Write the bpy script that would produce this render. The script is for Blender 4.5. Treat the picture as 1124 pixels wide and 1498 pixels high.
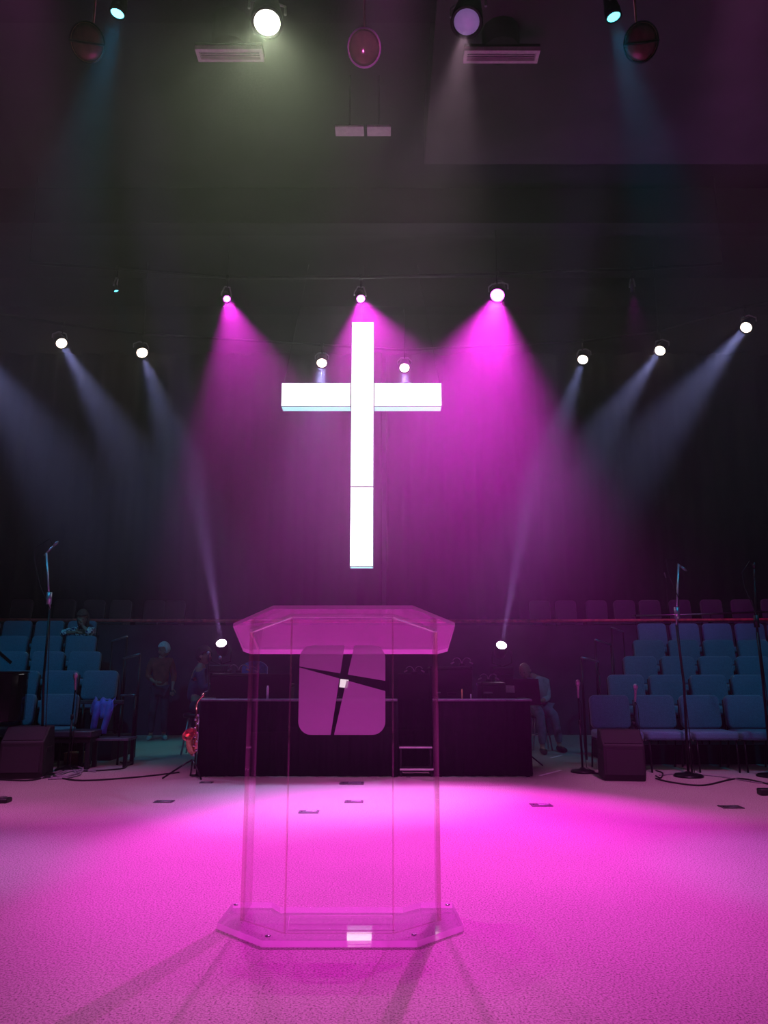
import bpy, bmesh, math, random
from mathutils import Vector, Matrix, Euler
random.seed(7)
for o in list(bpy.data.objects): bpy.data.objects.remove(o)
S = bpy.context.scene
COL = S.collection
PI = math.pi
R = math.radians

# ------------------------------------------------------------ camera
F = 1125.0; W2 = 562.0; H2 = 749.0
PITCH = R(11.4); EYE = Vector((0, 0, 1.2))
cd = bpy.data.cameras.new('camera'); cam = bpy.data.objects.new('camera', cd); COL.objects.link(cam)
cam.location = EYE; cam.rotation_euler = (PI/2 + PITCH, 0, 0)
cd.sensor_width = 36; cd.lens = 36*F/1498; cd.clip_start = .05; cd.clip_end = 200
S.camera = cam

# ------------------------------------------------------------ world, haze in the air, exposure
w = bpy.data.worlds.new('world'); S.world = w; w.use_nodes = True
nt = w.node_tree; nt.nodes.clear()
wo = nt.nodes.new('ShaderNodeOutputWorld'); bg = nt.nodes.new('ShaderNodeBackground')
bg.inputs[0].default_value = (.004, .003, .006, 1); bg.inputs[1].default_value = 1
hz = nt.nodes.new('ShaderNodeVolumeScatter')
hz.inputs['Color'].default_value = (.97, .97, 1, 1); hz.inputs['Density'].default_value = .015
hz.inputs['Anisotropy'].default_value = .6
# the haze has risen: thin near the floor, full above head height
gp = nt.nodes.new('ShaderNodeNewGeometry'); sx_ = nt.nodes.new('ShaderNodeSeparateXYZ'); mr = nt.nodes.new('ShaderNodeMapRange')
mr.interpolation_type = 'SMOOTHSTEP'
mr.inputs['From Min'].default_value = .3; mr.inputs['From Max'].default_value = 3.6; mr.inputs['To Min'].default_value = .002; mr.inputs['To Max'].default_value = .015
nt.links.new(gp.outputs['Position'], sx_.inputs[0]); nt.links.new(sx_.outputs['Z'], mr.inputs['Value']); nt.links.new(mr.outputs[0], hz.inputs['Density'])
w.cycles.volume_step_size = 2.4; w.cycles.volume_sampling = 'MULTIPLE_IMPORTANCE'
nt.links.new(bg.outputs[0], wo.inputs['Surface']); nt.links.new(hz.outputs[0], wo.inputs['Volume'])
S.view_settings.view_transform = 'Standard'; S.view_settings.look = 'None'
S.view_settings.gamma = 1; S.view_settings.use_curve_mapping = False
S.view_settings.exposure = 0.0
cy = S.cycles; cy.volume_max_steps = 20
cy.max_bounces = 8; cy.diffuse_bounces = 2; cy.glossy_bounces = 4; cy.transmission_bounces = 4
cy.volume_bounces = 0; cy.transparent_max_bounces = 24; cy.sample_clamp_indirect = 3
cy.use_denoising = True; cy.caustics_reflective = False; cy.caustics_refractive = False

# ------------------------------------------------------------ pixel of the photo -> point in the room
def ray(px, py):
    x = (px-W2)/F; v = -(py-H2)/F; c, s = math.cos(PITCH), math.sin(PITCH)
    return Vector((x, c - s*v, s + c*v))
def atY(px, py, Y):
    d = ray(px, py); return EYE + d*(Y/d.y)
def atZ(px, py, z=0.0):
    d = ray(px, py); return EYE + d*((z-EYE.z)/d.z)
def atplane(px, py, p, n):
    d = ray(px, py); return EYE + d*((p-EYE).dot(n)/d.dot(n))

# ------------------------------------------------------------ light sources (most spots sit in front of the lenses of lamps built further down, the rest have no lamp)
def spot(name, loc, target, col, power, size, blend=.6, rad=.06):
    l = bpy.data.lights.new(name, 'SPOT'); l.color = col; l.energy = power
    l.spot_size = R(size); l.spot_blend = blend; l.shadow_soft_size = rad
    o = bpy.data.objects.new(name, l); COL.objects.link(o); o.location = loc
    d = Vector(target)-Vector(loc); o.rotation_euler = d.to_track_quat('-Z', 'Y').to_euler()
    return o
ZT = 6.8
MAG = (1, .03, .86); PALE = (.42, .44, 1); WARM = (1, .78, .62); BLUE = (.015, .5, .9); GRN = (.86, 1, .62)
# (px, py, target, beam colour, lens colour, watts, cone, blend, lens radius)
LAMPS = [
 ('magenta_a', 332, 437, (-.1, 5.4, 0), MAG, (1, .1, 1), 2200, 27, .5, .05, ZT),
 ('magenta_b', 528, 437, (.6, 5.6, 0), MAG, (1, .12, 1), 2700, 38, .5, .06, ZT),
 ('magenta_c', 728, 432, (.1, 6.0, 0), MAG, (1, .1, 1), 7600, 39, .9, .10, ZT),
 ('white_a', 90, 502, (-.5, 7.7, 0), PALE, WARM, 1875, 15, 1, .085, ZT),
 ('white_b', 208, 516, (-.9, 7.9, 0), PALE, (1, .72, .55), 1375, 15, 1, .09, ZT),
 ('white_c', 471, 531, (-.8, 8.1, 0), PALE, WARM, 3900, 22, 1, .085, ZT),
 ('white_d', 592, 538, (.3, 8.1, 0), PALE, WARM, 3900, 22, 1, .085, ZT),
 ('white_e', 853, 526, (.5, 7.9, 0), PALE, WARM, 1625, 13, 1, .085, ZT),
 ('white_f', 966, 513, (-.4, 7.7, 0), PALE, WARM, 1875, 15, 1, .085, ZT),
 ('white_g', 1092, 479, (-.3, 7.3, 0), PALE, WARM, 2125, 16, 1, .085, ZT),
 ('white_h', -60, 480, (-1.0, 7.5, 0), PALE, WARM, 1875, 18, 1, .085, ZT),
 ('green_top', 391, 33, (-.5, 3.4, 0), GRN, (.95, 1, .75), 165, 70, .7, .10, 6.4),
 ('blue_left', 172, 19, (-2.9, 5.0, 0), BLUE, (.15, .75, 1), 380, 24, .8, .05, 6.4),
 ('blue_right', 898, 24, (2.7, 5.0, 0), BLUE, (.1, .8, 1), 380, 24, .8, .05, 6.4),
 ('blue_far', 170, 425, (-1.6, 10.5, 0), BLUE, (.1, .7, 1), 160, 14, .8, .03, ZT),
 ('magenta_far', 926, 426, (5.5, 15.2, 2.0), MAG, (1, .12, 1), 260, 50, .8, .025, ZT),
]
for n, px, py, tg, c, lc, pw, sz, bl, rad, z in LAMPS:
    P = atZ(px, py, z); d = (Vector(tg)-P).normalized()
    spot('beam_'+n, P+d*.06, tg, c, pw, sz, bl)
# two lamps on the stage throw narrow beams upward
UPL = [(324, 941, 12.6, (.02, -1, .9)), (734, 944, 12.6, (.05, -1, .9))]
for i, (px, py, Y, dv) in enumerate(UPL):
    P = atY(px, py, Y); d = Vector(dv).normalized()
    spot('beam_uplight', P+d*.06, P+d, (.62, .30, 1), 9000, 7, 1, .03)
# stage wash hung above the audience side, out of the frame
for x, pw, tg in [(-3.0, 1400, (-3.3, 5.6, 0)), (0, 120, (-.1, 4.9, 0)), (3.0, 800, (3.5, 5.2, 0))]:
    spot('magenta_wash', (x*.9, 3.3, 6.9), tg, MAG, pw*.75, 29, 1, .12)
for x in (-3.0, 0, 3.0):
    spot('white_wash', (x*.85, 4.2, 6.9), (x*1.05, 7.9, 0), (1, .23, .8), 1600, 28, .8, .2)
KEY = atZ(683, 32, 6.4); KD = (Vector((-.25, 3.1, 0))-KEY).normalized()
spot('violet_key', KEY+KD*.06, KEY+KD, (1, .60, .8), 300, 22, 1, .04)
for x in (-1, 1):
    spot('blue_seat_fill', (4.9*x, 6.0, 7.6), (4.7*x, 11.3, 1.0), BLUE, 560, 44, .8, .1)  # unseen pair added to light the choir seats
spot('teal_backlight', (-1.4, 13.7, 6.2), (-2.9, 12.4, .6), (.05, .75, .8), 240, 26, .8, .05)  # extra spot without a fixture, lights the standing man's hair from behind

spot('pink_ring_fill', (-.25, 3.6, 6.3), (-.17, 5.9, 6.6), (1, .15, .9), 60, 8, .3, .02)  # added spot without a fixture, brightens the centre flood lamp's ring
spot('violet_soffit_fill', (1.0, 10.6, .5), (2.6, 8.6, 7.9), (.50, .06, 1), 420, 62, 1, .1)  # added spot hidden behind the pit, tints soffit and haze violet

# ------------------------------------------------------------ materials
MATS = {}
def mat(name, col, rough=.6, metal=0, noise=None, amt=.25, bump=0, bscale=200, emis=None, estr=0, spec=None, sheen=0, tri=None):
    if name in MATS: return MATS[name]
    m = bpy.data.materials.new(name); m.use_nodes = True; t = m.node_tree; b = t.nodes['Principled BSDF']
    b.inputs['Base Color'].default_value = (*col, 1); b.inputs['Roughness'].default_value = rough
    b.inputs['Metallic'].default_value = metal
    if spec is not None: b.inputs['Specular IOR Level'].default_value = spec
    if sheen: b.inputs['Sheen Weight'].default_value = sheen
    tc = t.nodes.new('ShaderNodeTexCoord')
    if noise:
        n = t.nodes.new('ShaderNodeTexNoise'); n.inputs['Scale'].default_value = noise; n.inputs['Detail'].default_value = 4
        t.links.new(tc.outputs['Object'], n.inputs['Vector'])
        r = t.nodes.new('ShaderNodeValToRGB')
        r.color_ramp.elements[0].position = .3; r.color_ramp.elements[1].position = .7
        r.color_ramp.elements[0].color = (*[c*(1-amt) for c in col], 1); r.color_ramp.elements[1].color = (*[min(1, c*(1+amt)) for c in col], 1)
        t.links.new(n.outputs['Fac'], r.inputs[0]); t.links.new(r.outputs[0], b.inputs['Base Color'])
    if bump:
        n2 = t.nodes.new('ShaderNodeTexNoise'); n2.inputs['Scale'].default_value = bscale
        t.links.new(tc.outputs['Object'], n2.inputs['Vector'])
        bp = t.nodes.new('ShaderNodeBump'); bp.inputs['Strength'].default_value = bump; bp.inputs['Distance'].default_value = .01
        t.links.new(n2.outputs['Fac'], bp.inputs['Height']); t.links.new(bp.outputs[0], b.inputs['Normal'])
    if emis:
        b.inputs['Emission Color'].default_value = (*emis, 1); b.inputs['Emission Strength'].default_value = estr
        m.cycles.emission_sampling = 'NONE'
    MATS[name] = m; return m

def carpet():
    m = bpy.data.materials.new('carpet'); m.use_nodes = True; t = m.node_tree; b = t.nodes['Principled BSDF']
    b.inputs['Roughness'].default_value = .95; b.inputs['Specular IOR Level'].default_value = .1
    tc = t.nodes.new('ShaderNodeTexCoord')
    n = t.nodes.new('ShaderNodeTexNoise'); n.inputs['Scale'].default_value = 105; n.inputs['Detail'].default_value = 6; n.inputs['Roughness'].default_value = .8
    v = t.nodes.new('ShaderNodeTexNoise'); v.inputs['Scale'].default_value = .9; v.inputs['Detail'].default_value = 3
    r = t.nodes.new('ShaderNodeValToRGB')
    e = r.color_ramp.elements
    e[0].position = .38; e[0].color = (.05, .04, .035, 1); e[1].position = .58; e[1].color = (.50, .46, .43, 1)
    k = e.new(.46); k.color = (.34, .31, .285, 1)
    mx = t.nodes.new('ShaderNodeMixRGB'); mx.blend_type = 'MULTIPLY'; mx.inputs[0].default_value = .35
    r2 = t.nodes.new('ShaderNodeValToRGB'); r2.color_ramp.elements[0].position = .3; r2.color_ramp.elements[1].position = .7
    r2.color_ramp.elements[0].color = (.75, .75, .75, 1)
    bp = t.nodes.new('ShaderNodeBump'); bp.inputs['Strength'].default_value = .05; bp.inputs['Distance'].default_value = .002
    for a in (n, v): t.links.new(tc.outputs['Object'], a.inputs['Vector'])
    t.links.new(n.outputs['Fac'], r.inputs[0]); t.links.new(v.outputs['Fac'], r2.inputs[0])
    t.links.new(r.outputs[0], mx.inputs[1]); t.links.new(r2.outputs[0], mx.inputs[2])
    t.links.new(mx.outputs[0], b.inputs['Base Color']); t.links.new(n.outputs['Fac'], bp.inputs['Height']); t.links.new(bp.outputs[0], b.inputs['Normal'])
    return m

def acrylic(name, f0=.045, tint=(.97, .96, .97), rough=.015, frost=0.0, frostcol=(.9, .88, .9)):
    m = bpy.data.materials.new(name); m.use_nodes = True; t = m.node_tree; t.nodes.clear()
    out = t.nodes.new('ShaderNodeOutputMaterial'); tr = t.nodes.new('ShaderNodeBsdfTransparent'); gl = t.nodes.new('ShaderNodeBsdfGlossy')
    tr.inputs[0].default_value = (*tint, 1); gl.inputs['Roughness'].default_value = rough
    g = t.nodes.new('ShaderNodeNewGeometry'); dt = t.nodes.new('ShaderNodeVectorMath'); dt.operation = 'DOT_PRODUCT'
    t.links.new(g.outputs['Incoming'], dt.inputs[0]); t.links.new(g.outputs['Normal'], dt.inputs[1])
    def M(op, a, b=None):
        n = t.nodes.new('ShaderNodeMath'); n.operation = op
        for i, x in enumerate((a, b)):
            if x is None: continue
            if isinstance(x, (int, float)): n.inputs[i].default_value = x
            else: t.links.new(x, n.inputs[i])
        return n.outputs[0]
    ab = M('ABSOLUTE', dt.outputs['Value']); om = M('SUBTRACT', 1.0, ab); p5 = M('POWER', om, 5.0)
    fr = M('ADD', M('MULTIPLY', p5, 1-f0), f0)
    mx = t.nodes.new('ShaderNodeMixShader'); t.links.new(fr, mx.inputs[0]); t.links.new(tr.outputs[0], mx.inputs[1]); t.links.new(gl.outputs[0], mx.inputs[2])
    last = mx.outputs[0]
    if frost:
        df = t.nodes.new('ShaderNodeBsdfDiffuse'); tl = t.nodes.new('ShaderNodeBsdfTranslucent')
        df.inputs[0].default_value = (*frostcol, 1); tl.inputs[0].default_value = (*frostcol, 1)
        m1 = t.nodes.new('ShaderNodeMixShader'); m1.inputs[0].default_value = .5
        t.links.new(df.outputs[0], m1.inputs[1]); t.links.new(tl.outputs[0], m1.inputs[2])
        nz = t.nodes.new('ShaderNodeTexNoise'); nz.inputs['Scale'].default_value = 300
        m2 = t.nodes.new('ShaderNodeMixShader'); m2.inputs[0].default_value = frost
        t.links.new(last, m2.inputs[1]); t.links.new(m1.outputs[0], m2.inputs[2]); last = m2.outputs[0]
    t.links.new(last, out.inputs['Surface']); MATS[name] = m; return m

CARPET = carpet()
ACR = acrylic('clear_acrylic'); EDGEV = acrylic('acrylic_amber_edge', .16, (.93, .86, .78), .08, .10, (.95, .85, .75)); EDGE = acrylic('acrylic_cut_edge', .15, (.95, .93, .93), .1, .5, (1, .97, .97)); FROST = acrylic('frosted_acrylic', .04, (.9, .9, .9), .2, .5, (.72, .68, .7))
SHELF = acrylic('shelf_acrylic', .17, (.93, .92, .93), .03)
BLK = mat('black_paint', (.012, .011, .013), .45, noise=30)
BLKM = mat('black_metal', (.02, .02, .022), .35, .8, noise=40)
MATTE = mat('matte_black', (.01, .009, .011), .85, noise=20, bump=.2)
CLOTH = mat('black_cloth', (.008, .006, .009), .95, noise=8, bump=.3, bscale=80, spec=.1)
CURT = mat('dark_curtain_cloth', (.006, .005, .008), .95, noise=3, bump=.3, bscale=60, spec=.1)
WALLM = mat('dark_wall_paint', (.07, .065, .09), .9, noise=2, bump=.1, spec=.1)
CEILM = mat('black_ceiling_paint', (.022, .02, .024), .9, noise=1.2, amt=.4, bump=.2, bscale=30, spec=.1)
SEATM = mat('blue_seat_fabric', (.10, .23, .34), .9, noise=140, amt=.35, bump=.4, bscale=300, sheen=.3)
GSEAT = mat('grey_seat_fabric', (.10, .10, .13), .9, noise=140, amt=.3, bump=.4, bscale=300, sheen=.3)
CHROME = mat('chrome', (.75, .75, .78), .18, 1, noise=20, amt=.08)
STEEL = mat('brushed_steel', (.45, .45, .48), .35, 1, noise=60, amt=.15)
VENT = mat('white_vent_enamel', (.9, .82, .82), .6, noise=15, amt=.1)
RAILM = mat('varnished_wood_rail', (.75, .14, .14), .4, noise=12, amt=.3)
WOOD = mat('pale_wood', (.35, .2, .1), .6, noise=10, amt=.3)
WHITE = mat('white_paper', (.8, .78, .8), .7, noise=30, amt=.05)
SKIN = mat('skin', (.42, .24, .17), .55, noise=20, amt=.1)
BRASS = mat('brass', (.8, .45, .25), .2, 1, noise=30, amt=.2)
EMITM = {}
def emitter(name, col, st, sample=False):
    if name in EMITM: return EMITM[name]
    m = bpy.data.materials.new(name); m.use_nodes = True; t = m.node_tree; t.nodes.clear()
    o = t.nodes.new('ShaderNodeOutputMaterial'); e = t.nodes.new('ShaderNodeEmission'); e.inputs[0].default_value = (*col, 1); e.inputs[1].default_value = st
    t.links.new(e.outputs[0], o.inputs[0])
    if not sample: m.cycles.emission_sampling = 'NONE'
    EMITM[name] = m; return m

# ------------------------------------------------------------ mesh helpers
class MB:
    def __init__(s): s.bm = bmesh.new(); s.mi = 0
    def _new(s, n0):
        s.bm.verts.ensure_lookup_table(); s.bm.faces.ensure_lookup_table()
    def poly(s, pts):
        vs = [s.bm.verts.new(p) for p in pts]
        f = s.bm.faces.new(vs); f.material_index = s.mi; return f
    def prism(s, pts, ext, side=None):
        """closed outline pts swept by ext; side = material index of the narrow faces"""
        ext = Vector(ext); a = [s.bm.verts.new(p) for p in pts]; b = [s.bm.verts.new(Vector(p)+ext) for p in pts]
        n = len(pts)
        f = s.bm.faces.new(a); f.material_index = s.mi; f = s.bm.faces.new(b[::-1]); f.material_index = s.mi
        for i in range(n):
            f = s.bm.faces.new((a[i], b[i], b[(i+1) % n], a[(i+1) % n])); f.material_index = s.mi if side is None else side
        return s
    def box(s, c, d, rot=None, bev=0, seg=2):
        r = bmesh.ops.create_cube(s.bm, size=1); vs = r['verts']
        m = Matrix.Translation(c) @ (Euler(rot).to_matrix().to_4x4() if rot else Matrix()) @ Matrix.Diagonal((*d, 1))
        bmesh.ops.transform(s.bm, matrix=m, verts=vs)
        fs = {f for v in vs for f in v.link_faces}
        for f in fs: f.material_index = s.mi
        if bev:
            es = list({e for v in vs for e in v.link_edges})
            q = bmesh.ops.bevel(s.bm, geom=es, offset=bev, segments=seg, profile=.5, affect='EDGES')
            for f in q['faces']: f.material_index = s.mi; f.smooth = True
        return s
    def tube(s, pts, r, n=10, cap=True):
        pts = [Vector(p) for p in pts]
        rs = r if isinstance(r, (list, tuple)) else [r]*len(pts)
        rings = []; up = None
        for i, p in enumerate(pts):
            d = (pts[min(i+1, len(pts)-1)]-pts[max(i-1, 0)])
            if d.length < 1e-9: d = Vector((0, 0, 1))
            d.normalize()
            if up is None:
                up = Vector((0, 0, 1)) if abs(d.z) < .9 else Vector((1, 0, 0))
            x = d.cross(up).normalized(); y = x.cross(d).normalized(); up = y
            rings.append([s.bm.verts.new(p + (x*math.cos(2*PI*k/n)+y*math.sin(2*PI*k/n))*rs[i]) for k in range(n)])
        for a, b in zip(rings, rings[1:]):
            for k in range(n):
                f = s.bm.faces.new((a[k], a[(k+1) % n], b[(k+1) % n], b[k])); f.smooth = True; f.material_index = s.mi
        if cap:
            f = s.bm.faces.new(rings[0][::-1]); f.material_index = s.mi; f = s.bm.faces.new(rings[-1]); f.material_index = s.mi
        return s
    def lathe(s, prof, c=(0, 0, 0), d=(0, 0, 1), n=24, cap=True):
        c = Vector(c); q = Vector(d).to_track_quat('Z', 'Y')
        rings = []
        for r, z in prof:
            rings.append([s.bm.verts.new(c + q @ Vector((r*math.cos(2*PI*k/n), r*math.sin(2*PI*k/n), z))) for k in range(n)])
        for a, b in zip(rings, rings[1:]):
            for k in range(n):
                f = s.bm.faces.new((a[k], a[(k+1) % n], b[(k+1) % n], b[k])); f.smooth = True; f.material_index = s.mi
        if cap:
            f = s.bm.faces.new(rings[0][::-1]); f.material_index = s.mi; f = s.bm.faces.new(rings[-1]); f.material_index = s.mi
        return s
    def obj(s, name, mats, parent=None, loc=None):
        me = bpy.data.meshes.new(name); bmesh.ops.recalc_face_normals(s.bm, faces=s.bm.faces); s.bm.to_mesh(me); s.bm.free()
        for m in (mats if isinstance(mats, (list, tuple)) else [mats]): me.materials.append(m)
        o = bpy.data.objects.new(name, me); COL.objects.link(o)
        if parent is not None:
            o.parent = parent
        if loc is not None: o.location = loc
        return o
def tag(o, label=None, cat=None, group=None, kind=None):
    if label: o['label'] = label
    if cat: o['category'] = cat
    if group: o['group'] = group
    if kind: o['kind'] = kind
    return o
def thing(name, label, cat, loc=(0, 0, 0), rz=0, group=None):
    o = bpy.data.objects.new(name, None); COL.objects.link(o); o.location = loc; o.rotation_euler = (0, 0, rz)
    o.empty_display_size = .1
    return tag(o, label, cat, group)
def struct(name, mb, m): return tag(mb.obj(name, m), kind='structure')
def kids(o): return [c for c in ALLCH.get(o.name, [])]
def dup(root, loc, rz=None, label=None, group=None):
    r = root.copy(); COL.objects.link(r); r.location = loc
    if rz is not None: r.rotation_euler = (0, 0, rz)
    if label: r['label'] = label
    if group: r['group'] = group
    for ch in list(root.children):
        c = ch.copy(); COL.objects.link(c); c.parent = r
        for g in ch.children:
            d = g.copy(); COL.objects.link(d); d.parent = c
    return r
def arc(a, b, n): return [a+(b-a)*i/(n-1) for i in range(n)]

# ------------------------------------------------------------ the room
BACK = 14.5          # front of the gallery wall
ZC = 8.6
m = MB(); m.box((0, 7, -.05), (26, 32, .1)); struct('floor', m, CARPET)
m = MB(); m.box((0, 7, ZC+.1), (26, 32, .2)); struct('ceiling', m, CEILM)
m = MB(); m.box((-12, 7, 4.3), (.2, 32, 8.6)); struct('wall_left', m, WALLM)
m = MB(); m.box((12, 7, 4.3), (.2, 32, 8.6)); struct('wall_right', m, WALLM)
m = MB(); m.box((0, 22.5, 4.3), (26, .2, 8.6)); struct('wall_back', m, WALLM)
m = MB(); m.box((0, -8.9, 4.3), (26, .2, 8.6)); struct('wall_front', m, WALLM)
# gallery: a raised walkway behind a curved front wall
GA = [(-11.8, 13.2), (-9, 13.8), (-6, 14.2), (-3, 14.45), (0, 14.5), (3, 14.45), (6, 14.2), (9, 13.8), (11.8, 13.2)]
GZ = 1.62
m = MB(); m.prism([(x, y, 0) for x, y in GA]+[(11.8, 17.6, 0), (-11.8, 17.6, 0)], (0, 0, GZ)); struct('wall_gallery', m, WALLM)
m = MB(); m.tube([(x, y-.03, 2.04) for x, y in GA], .03, 8)
root = thing('gallery_rail', 'long thin red-brown handrail curving along the gallery behind the seats', 'handrail')
m.obj('rail', RAILM, root)
m = MB(); m.prism([(x, y-.005, GZ) for x, y in GA]+[(x, y+.05, GZ) for x, y in GA[::-1]], (0, 0, .34)); m.obj('parapet_panel', WALLM, root)
for i, (x, y) in enumerate(GA[1:-1]):
    m = MB(); m.box((x, y+.09, GZ+.2), (.04, .04, .4)); m.obj('post', BLKM, root)
m = MB(); m.tube([tuple(atY(925, 901, 14.55)), tuple(atY(1010, 899, 14.3)), tuple(atY(1160, 894, 14.0))], .018, 8)
a = atY(925, 901, 14.55)
rr = thing('upper_guard_rail', 'thin steel guard rail above the red handrail, right of the picture', 'handrail')
m.obj('rail', STEEL, rr)
for px in (930, 1040, 1150):
    m = MB(); q = atY(px, 899, 14.4); m.tube([(q.x, q.y+.1, GZ), (q.x, q.y, q.z)], .012, 6); m.obj('post', BLKM, rr)
# curtain behind the gallery, hanging in folds
def curtain(name, x0, x1, lab):
    m = MB(); n = int((x1-x0)/.06); a = []; b = []
    for i in range(n+1):
        x = x0+(x1-x0)*i/n; y = 17.3+.07*math.sin(x*9.2+1.2*math.sin(x*1.7))+.02*math.sin(x*23)
        a.append(m.bm.verts.new((x, y, GZ))); b.append(m.bm.verts.new((x, y+.04*math.sin(x*5), ZC-.05)))
    for i in range(n):
        f = m.bm.faces.new((a[i], a[i+1], b[i+1], b[i])); f.smooth = True
    o = m.obj(name, CURT); md = o.modifiers.new('thick', 'SOLIDIFY'); md.thickness = .01
    tag(o, lab, 'curtain')
curtain('stage_curtain', -11.7, -.05, 'dark pleated curtain behind the gallery, left half of the back')
curtain('stage_curtain', .05, 11.7, 'dark pleated curtain behind the gallery, right half of the back')
# ceiling soffit and bulkhead
q0 = atZ(640, 0, 7.9); q1 = atZ(612, 240, 7.9)
m = MB(); m.box((q0.x+3.6, (q0.y+q1.y)/2-.2, 8.25), (7.2, q1.y-q0.y+.4, .7)); struct('trim_1', m, mat('soffit_paint', (.07, .06, .07), .9, noise=1.5))
for i, (yy, zz) in enumerate([(6.9, 8.3), (10.9, 8.2), (13.9, 8.3)]):
    m = MB(); m.box((0, yy, zz), (23.6, .35, .6)); struct('trim_%d' % (i+2), m, CEILM)

# ------------------------------------------------------------ lighting pipes
def pipe(pts, lab):
    root = thing('lighting_pipe', lab, 'truss')
    m = MB(); m.tube(pts, .025, 8); m.obj('pipe', BLKM, root)
    for p in pts[::2]:
        m = MB(); m.tube([p, (p[0], p[1], ZC)], .008, 6); m.obj('hanger', BLKM, root)
HP = .36
def rowpipe(pxs, z, lab):
    pts = [atZ(px, py, z)+Vector((0, .0, HP)) for px, py in pxs]
    pipe([tuple(p) for p in pts], lab)
rowpipe([(20, 6), (172, 19), (391, 33), (533, 35), (683, 30), (898, 24), (1060, 6)], 6.4, 'black lighting pipe at the top of the picture, nearest the camera')
rowpipe([(40, 417), (170, 425), (332, 437), (528, 437), (728, 432), (926, 426), (1060, 418)], ZT, 'black lighting pipe carrying the three magenta spotlights')
rowpipe([(-60, 480), (90, 502), (208, 516), (471, 531), (592, 538), (853, 526), (966, 513), (1092, 479), (1180, 460)], ZT, 'rearmost black lighting pipe carrying the warm white spotlights')

# ------------------------------------------------------------ stage spotlights
LAB = {
 'magenta_a': 'small magenta spotlight left of the cross, leftmost of the magenta three',
 'magenta_b': 'magenta spotlight right behind the top of the cross',
 'magenta_c': 'large glaring magenta spotlight right of the cross',
 'white_a': 'warm white spotlight at far left with beam falling to the right',
 'white_b': 'orange-haloed white spotlight, second from the left in its row',
 'white_c': 'white spotlight above the left arm of the cross',
 'white_d': 'white spotlight above the right arm of the cross',
 'white_e': 'white spotlight right of the cross, nearest it on that side',
 'white_f': 'white spotlight between two others on the right side',
 'white_g': 'white spotlight at the far right edge, highest of its row',
 'white_h': 'white spotlight just past the left edge of the picture',
 'green_top': 'blazing yellow-green spotlight at the top of the picture',
 'blue_left': 'blue-lit spotlight with tilted yoke at top left',
 'blue_right': 'cyan-lit spotlight with tilted yoke at top right',
 'blue_far': 'tiny blue spotlight far left, above the orange-haloed white ones',
 'magenta_far': 'tiny magenta spotlight on the right, above the white ones',
}
def fixture(P, d, rad, lens, label, hang=HP, grp=None, off=False):
    d = Vector(d).normalized(); root = thing('spotlight', label, 'spotlight', P, 0, grp)
    L = rad*3.2+.08
    m = MB(); m.lathe([(rad*1.05, -.005), (rad*1.25, -.01), (rad*1.3, -.06), (rad*1.1, -L*.5), (rad*.9, -L*.85), (rad*.45, -L)], (0, 0, 0), d, 24); m.obj('housing', BLK, root)
    m = MB(); m.lathe([(rad*1.3, -.02), (rad*1.34, .012), (rad*1.1, .014), (rad*1.08, -.004)], (0, 0, 0), d, 24, cap=False); m.obj('lens_ring', BLKM, root)
    m = MB(); m.lathe([(rad*1.05, 0), (rad*.8, rad*.12), (rad*.4, rad*.2), (.002, rad*.23)], (0, 0, 0), d, 24); m.obj('lens', lens, root)
    c = -d*L*.4; side = d.cross(Vector((0, 0, 1))); side = side.normalized() if side.length > .05 else Vector((1, 0, 0))
    w_ = rad*1.5; m = MB()
    top = Vector((0, 0, hang*.55))
    m.tube([c+side*w_, c+side*w_+Vector((0, 0, rad*.8)), top+side*w_*.5, top, top-side*w_*.5, c-side*w_+Vector((0, 0, rad*.8)), c-side*w_], .012, 6); m.obj('yoke', STEEL, root)
    m = MB(); m.tube([top-Vector((0, 0, .01)), (0, 0, hang-.03)], .014, 8); m.box((0, 0, hang), (.05, .07, .07), bev=.008); m.obj('clamp', BLKM, root)
    return root
for n, px, py, tg, c, lc, pw, sz, bl, rad, z in LAMPS:
    P = atZ(px, py, z); d = Vector(tg)-P
    st = 11 if 'magenta' in n else 25 if 'green' in n else 12
    fixture(P, d, rad, emitter('lens_glow_'+n, lc, st if 'blue' not in n else 5), LAB[n])
LENS_OFF = mat('violet_lens', (.2, .2, .25), .1, noise=10, emis=(.6, .3, .9), estr=.25)
fixture(KEY, KD, .10, LENS_OFF, 'dim violet-tinted spotlight at the top, right of centre')

# small unlit lamps of the house
def flood(px, py, z, rz, lab, ringm, face):
    P = atZ(px, py, z); root = thing('flood_lamp', lab, 'lamp', P); root.scale = (.85, .85, 1)
    d = Vector(face).normalized()
    m = MB(); m.lathe([(.165, 0), (.17, -.02), (.14, -.10), (.085, -.16), (.05, -.2), (.045, -.26), (.02, -.27)], (0, 0, 0), d, 28); m.obj('reflector', BRASSD, root)
    m = MB(); m.lathe([(.160, .0), (.13, .035), (.07, .055), (.002, .06)], (0, 0, 0), d, 28); m.obj('glass_cover', GLS, root)
    m = MB(); m.lathe([(.165, -.012), (.178, -.006), (.178, .012), (.163, .014)], (0, 0, 0), d, 28, cap=False); m.obj('ring', ringm, root)
    if ringm is BLKM:
        m = MB(); sd = d.cross(Vector((0, 0, 1))).normalized(); m.tube([sd*.175+d*.03, d*.075, -sd*.175+d*.03], .011, 6); m.obj('guard_bar', BLKM, root)
    t = -d*.24
    m = MB(); m.box(t+Vector((0, 0, .05)), (.07, .05, .12), bev=.01); m.tube([t+Vector((0, 0, .1)), t+Vector((0, 0, 8.3-P.z))], .012, 6); m.obj('bracket', BRASSD, root)
BRASSD = mat('dull_bronze', (.6, .35, .22), .4, .6, noise=20)
GLS = mat('smoked_glass_cover', (.2, .1, .08), .12, .2, noise=12)
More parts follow.
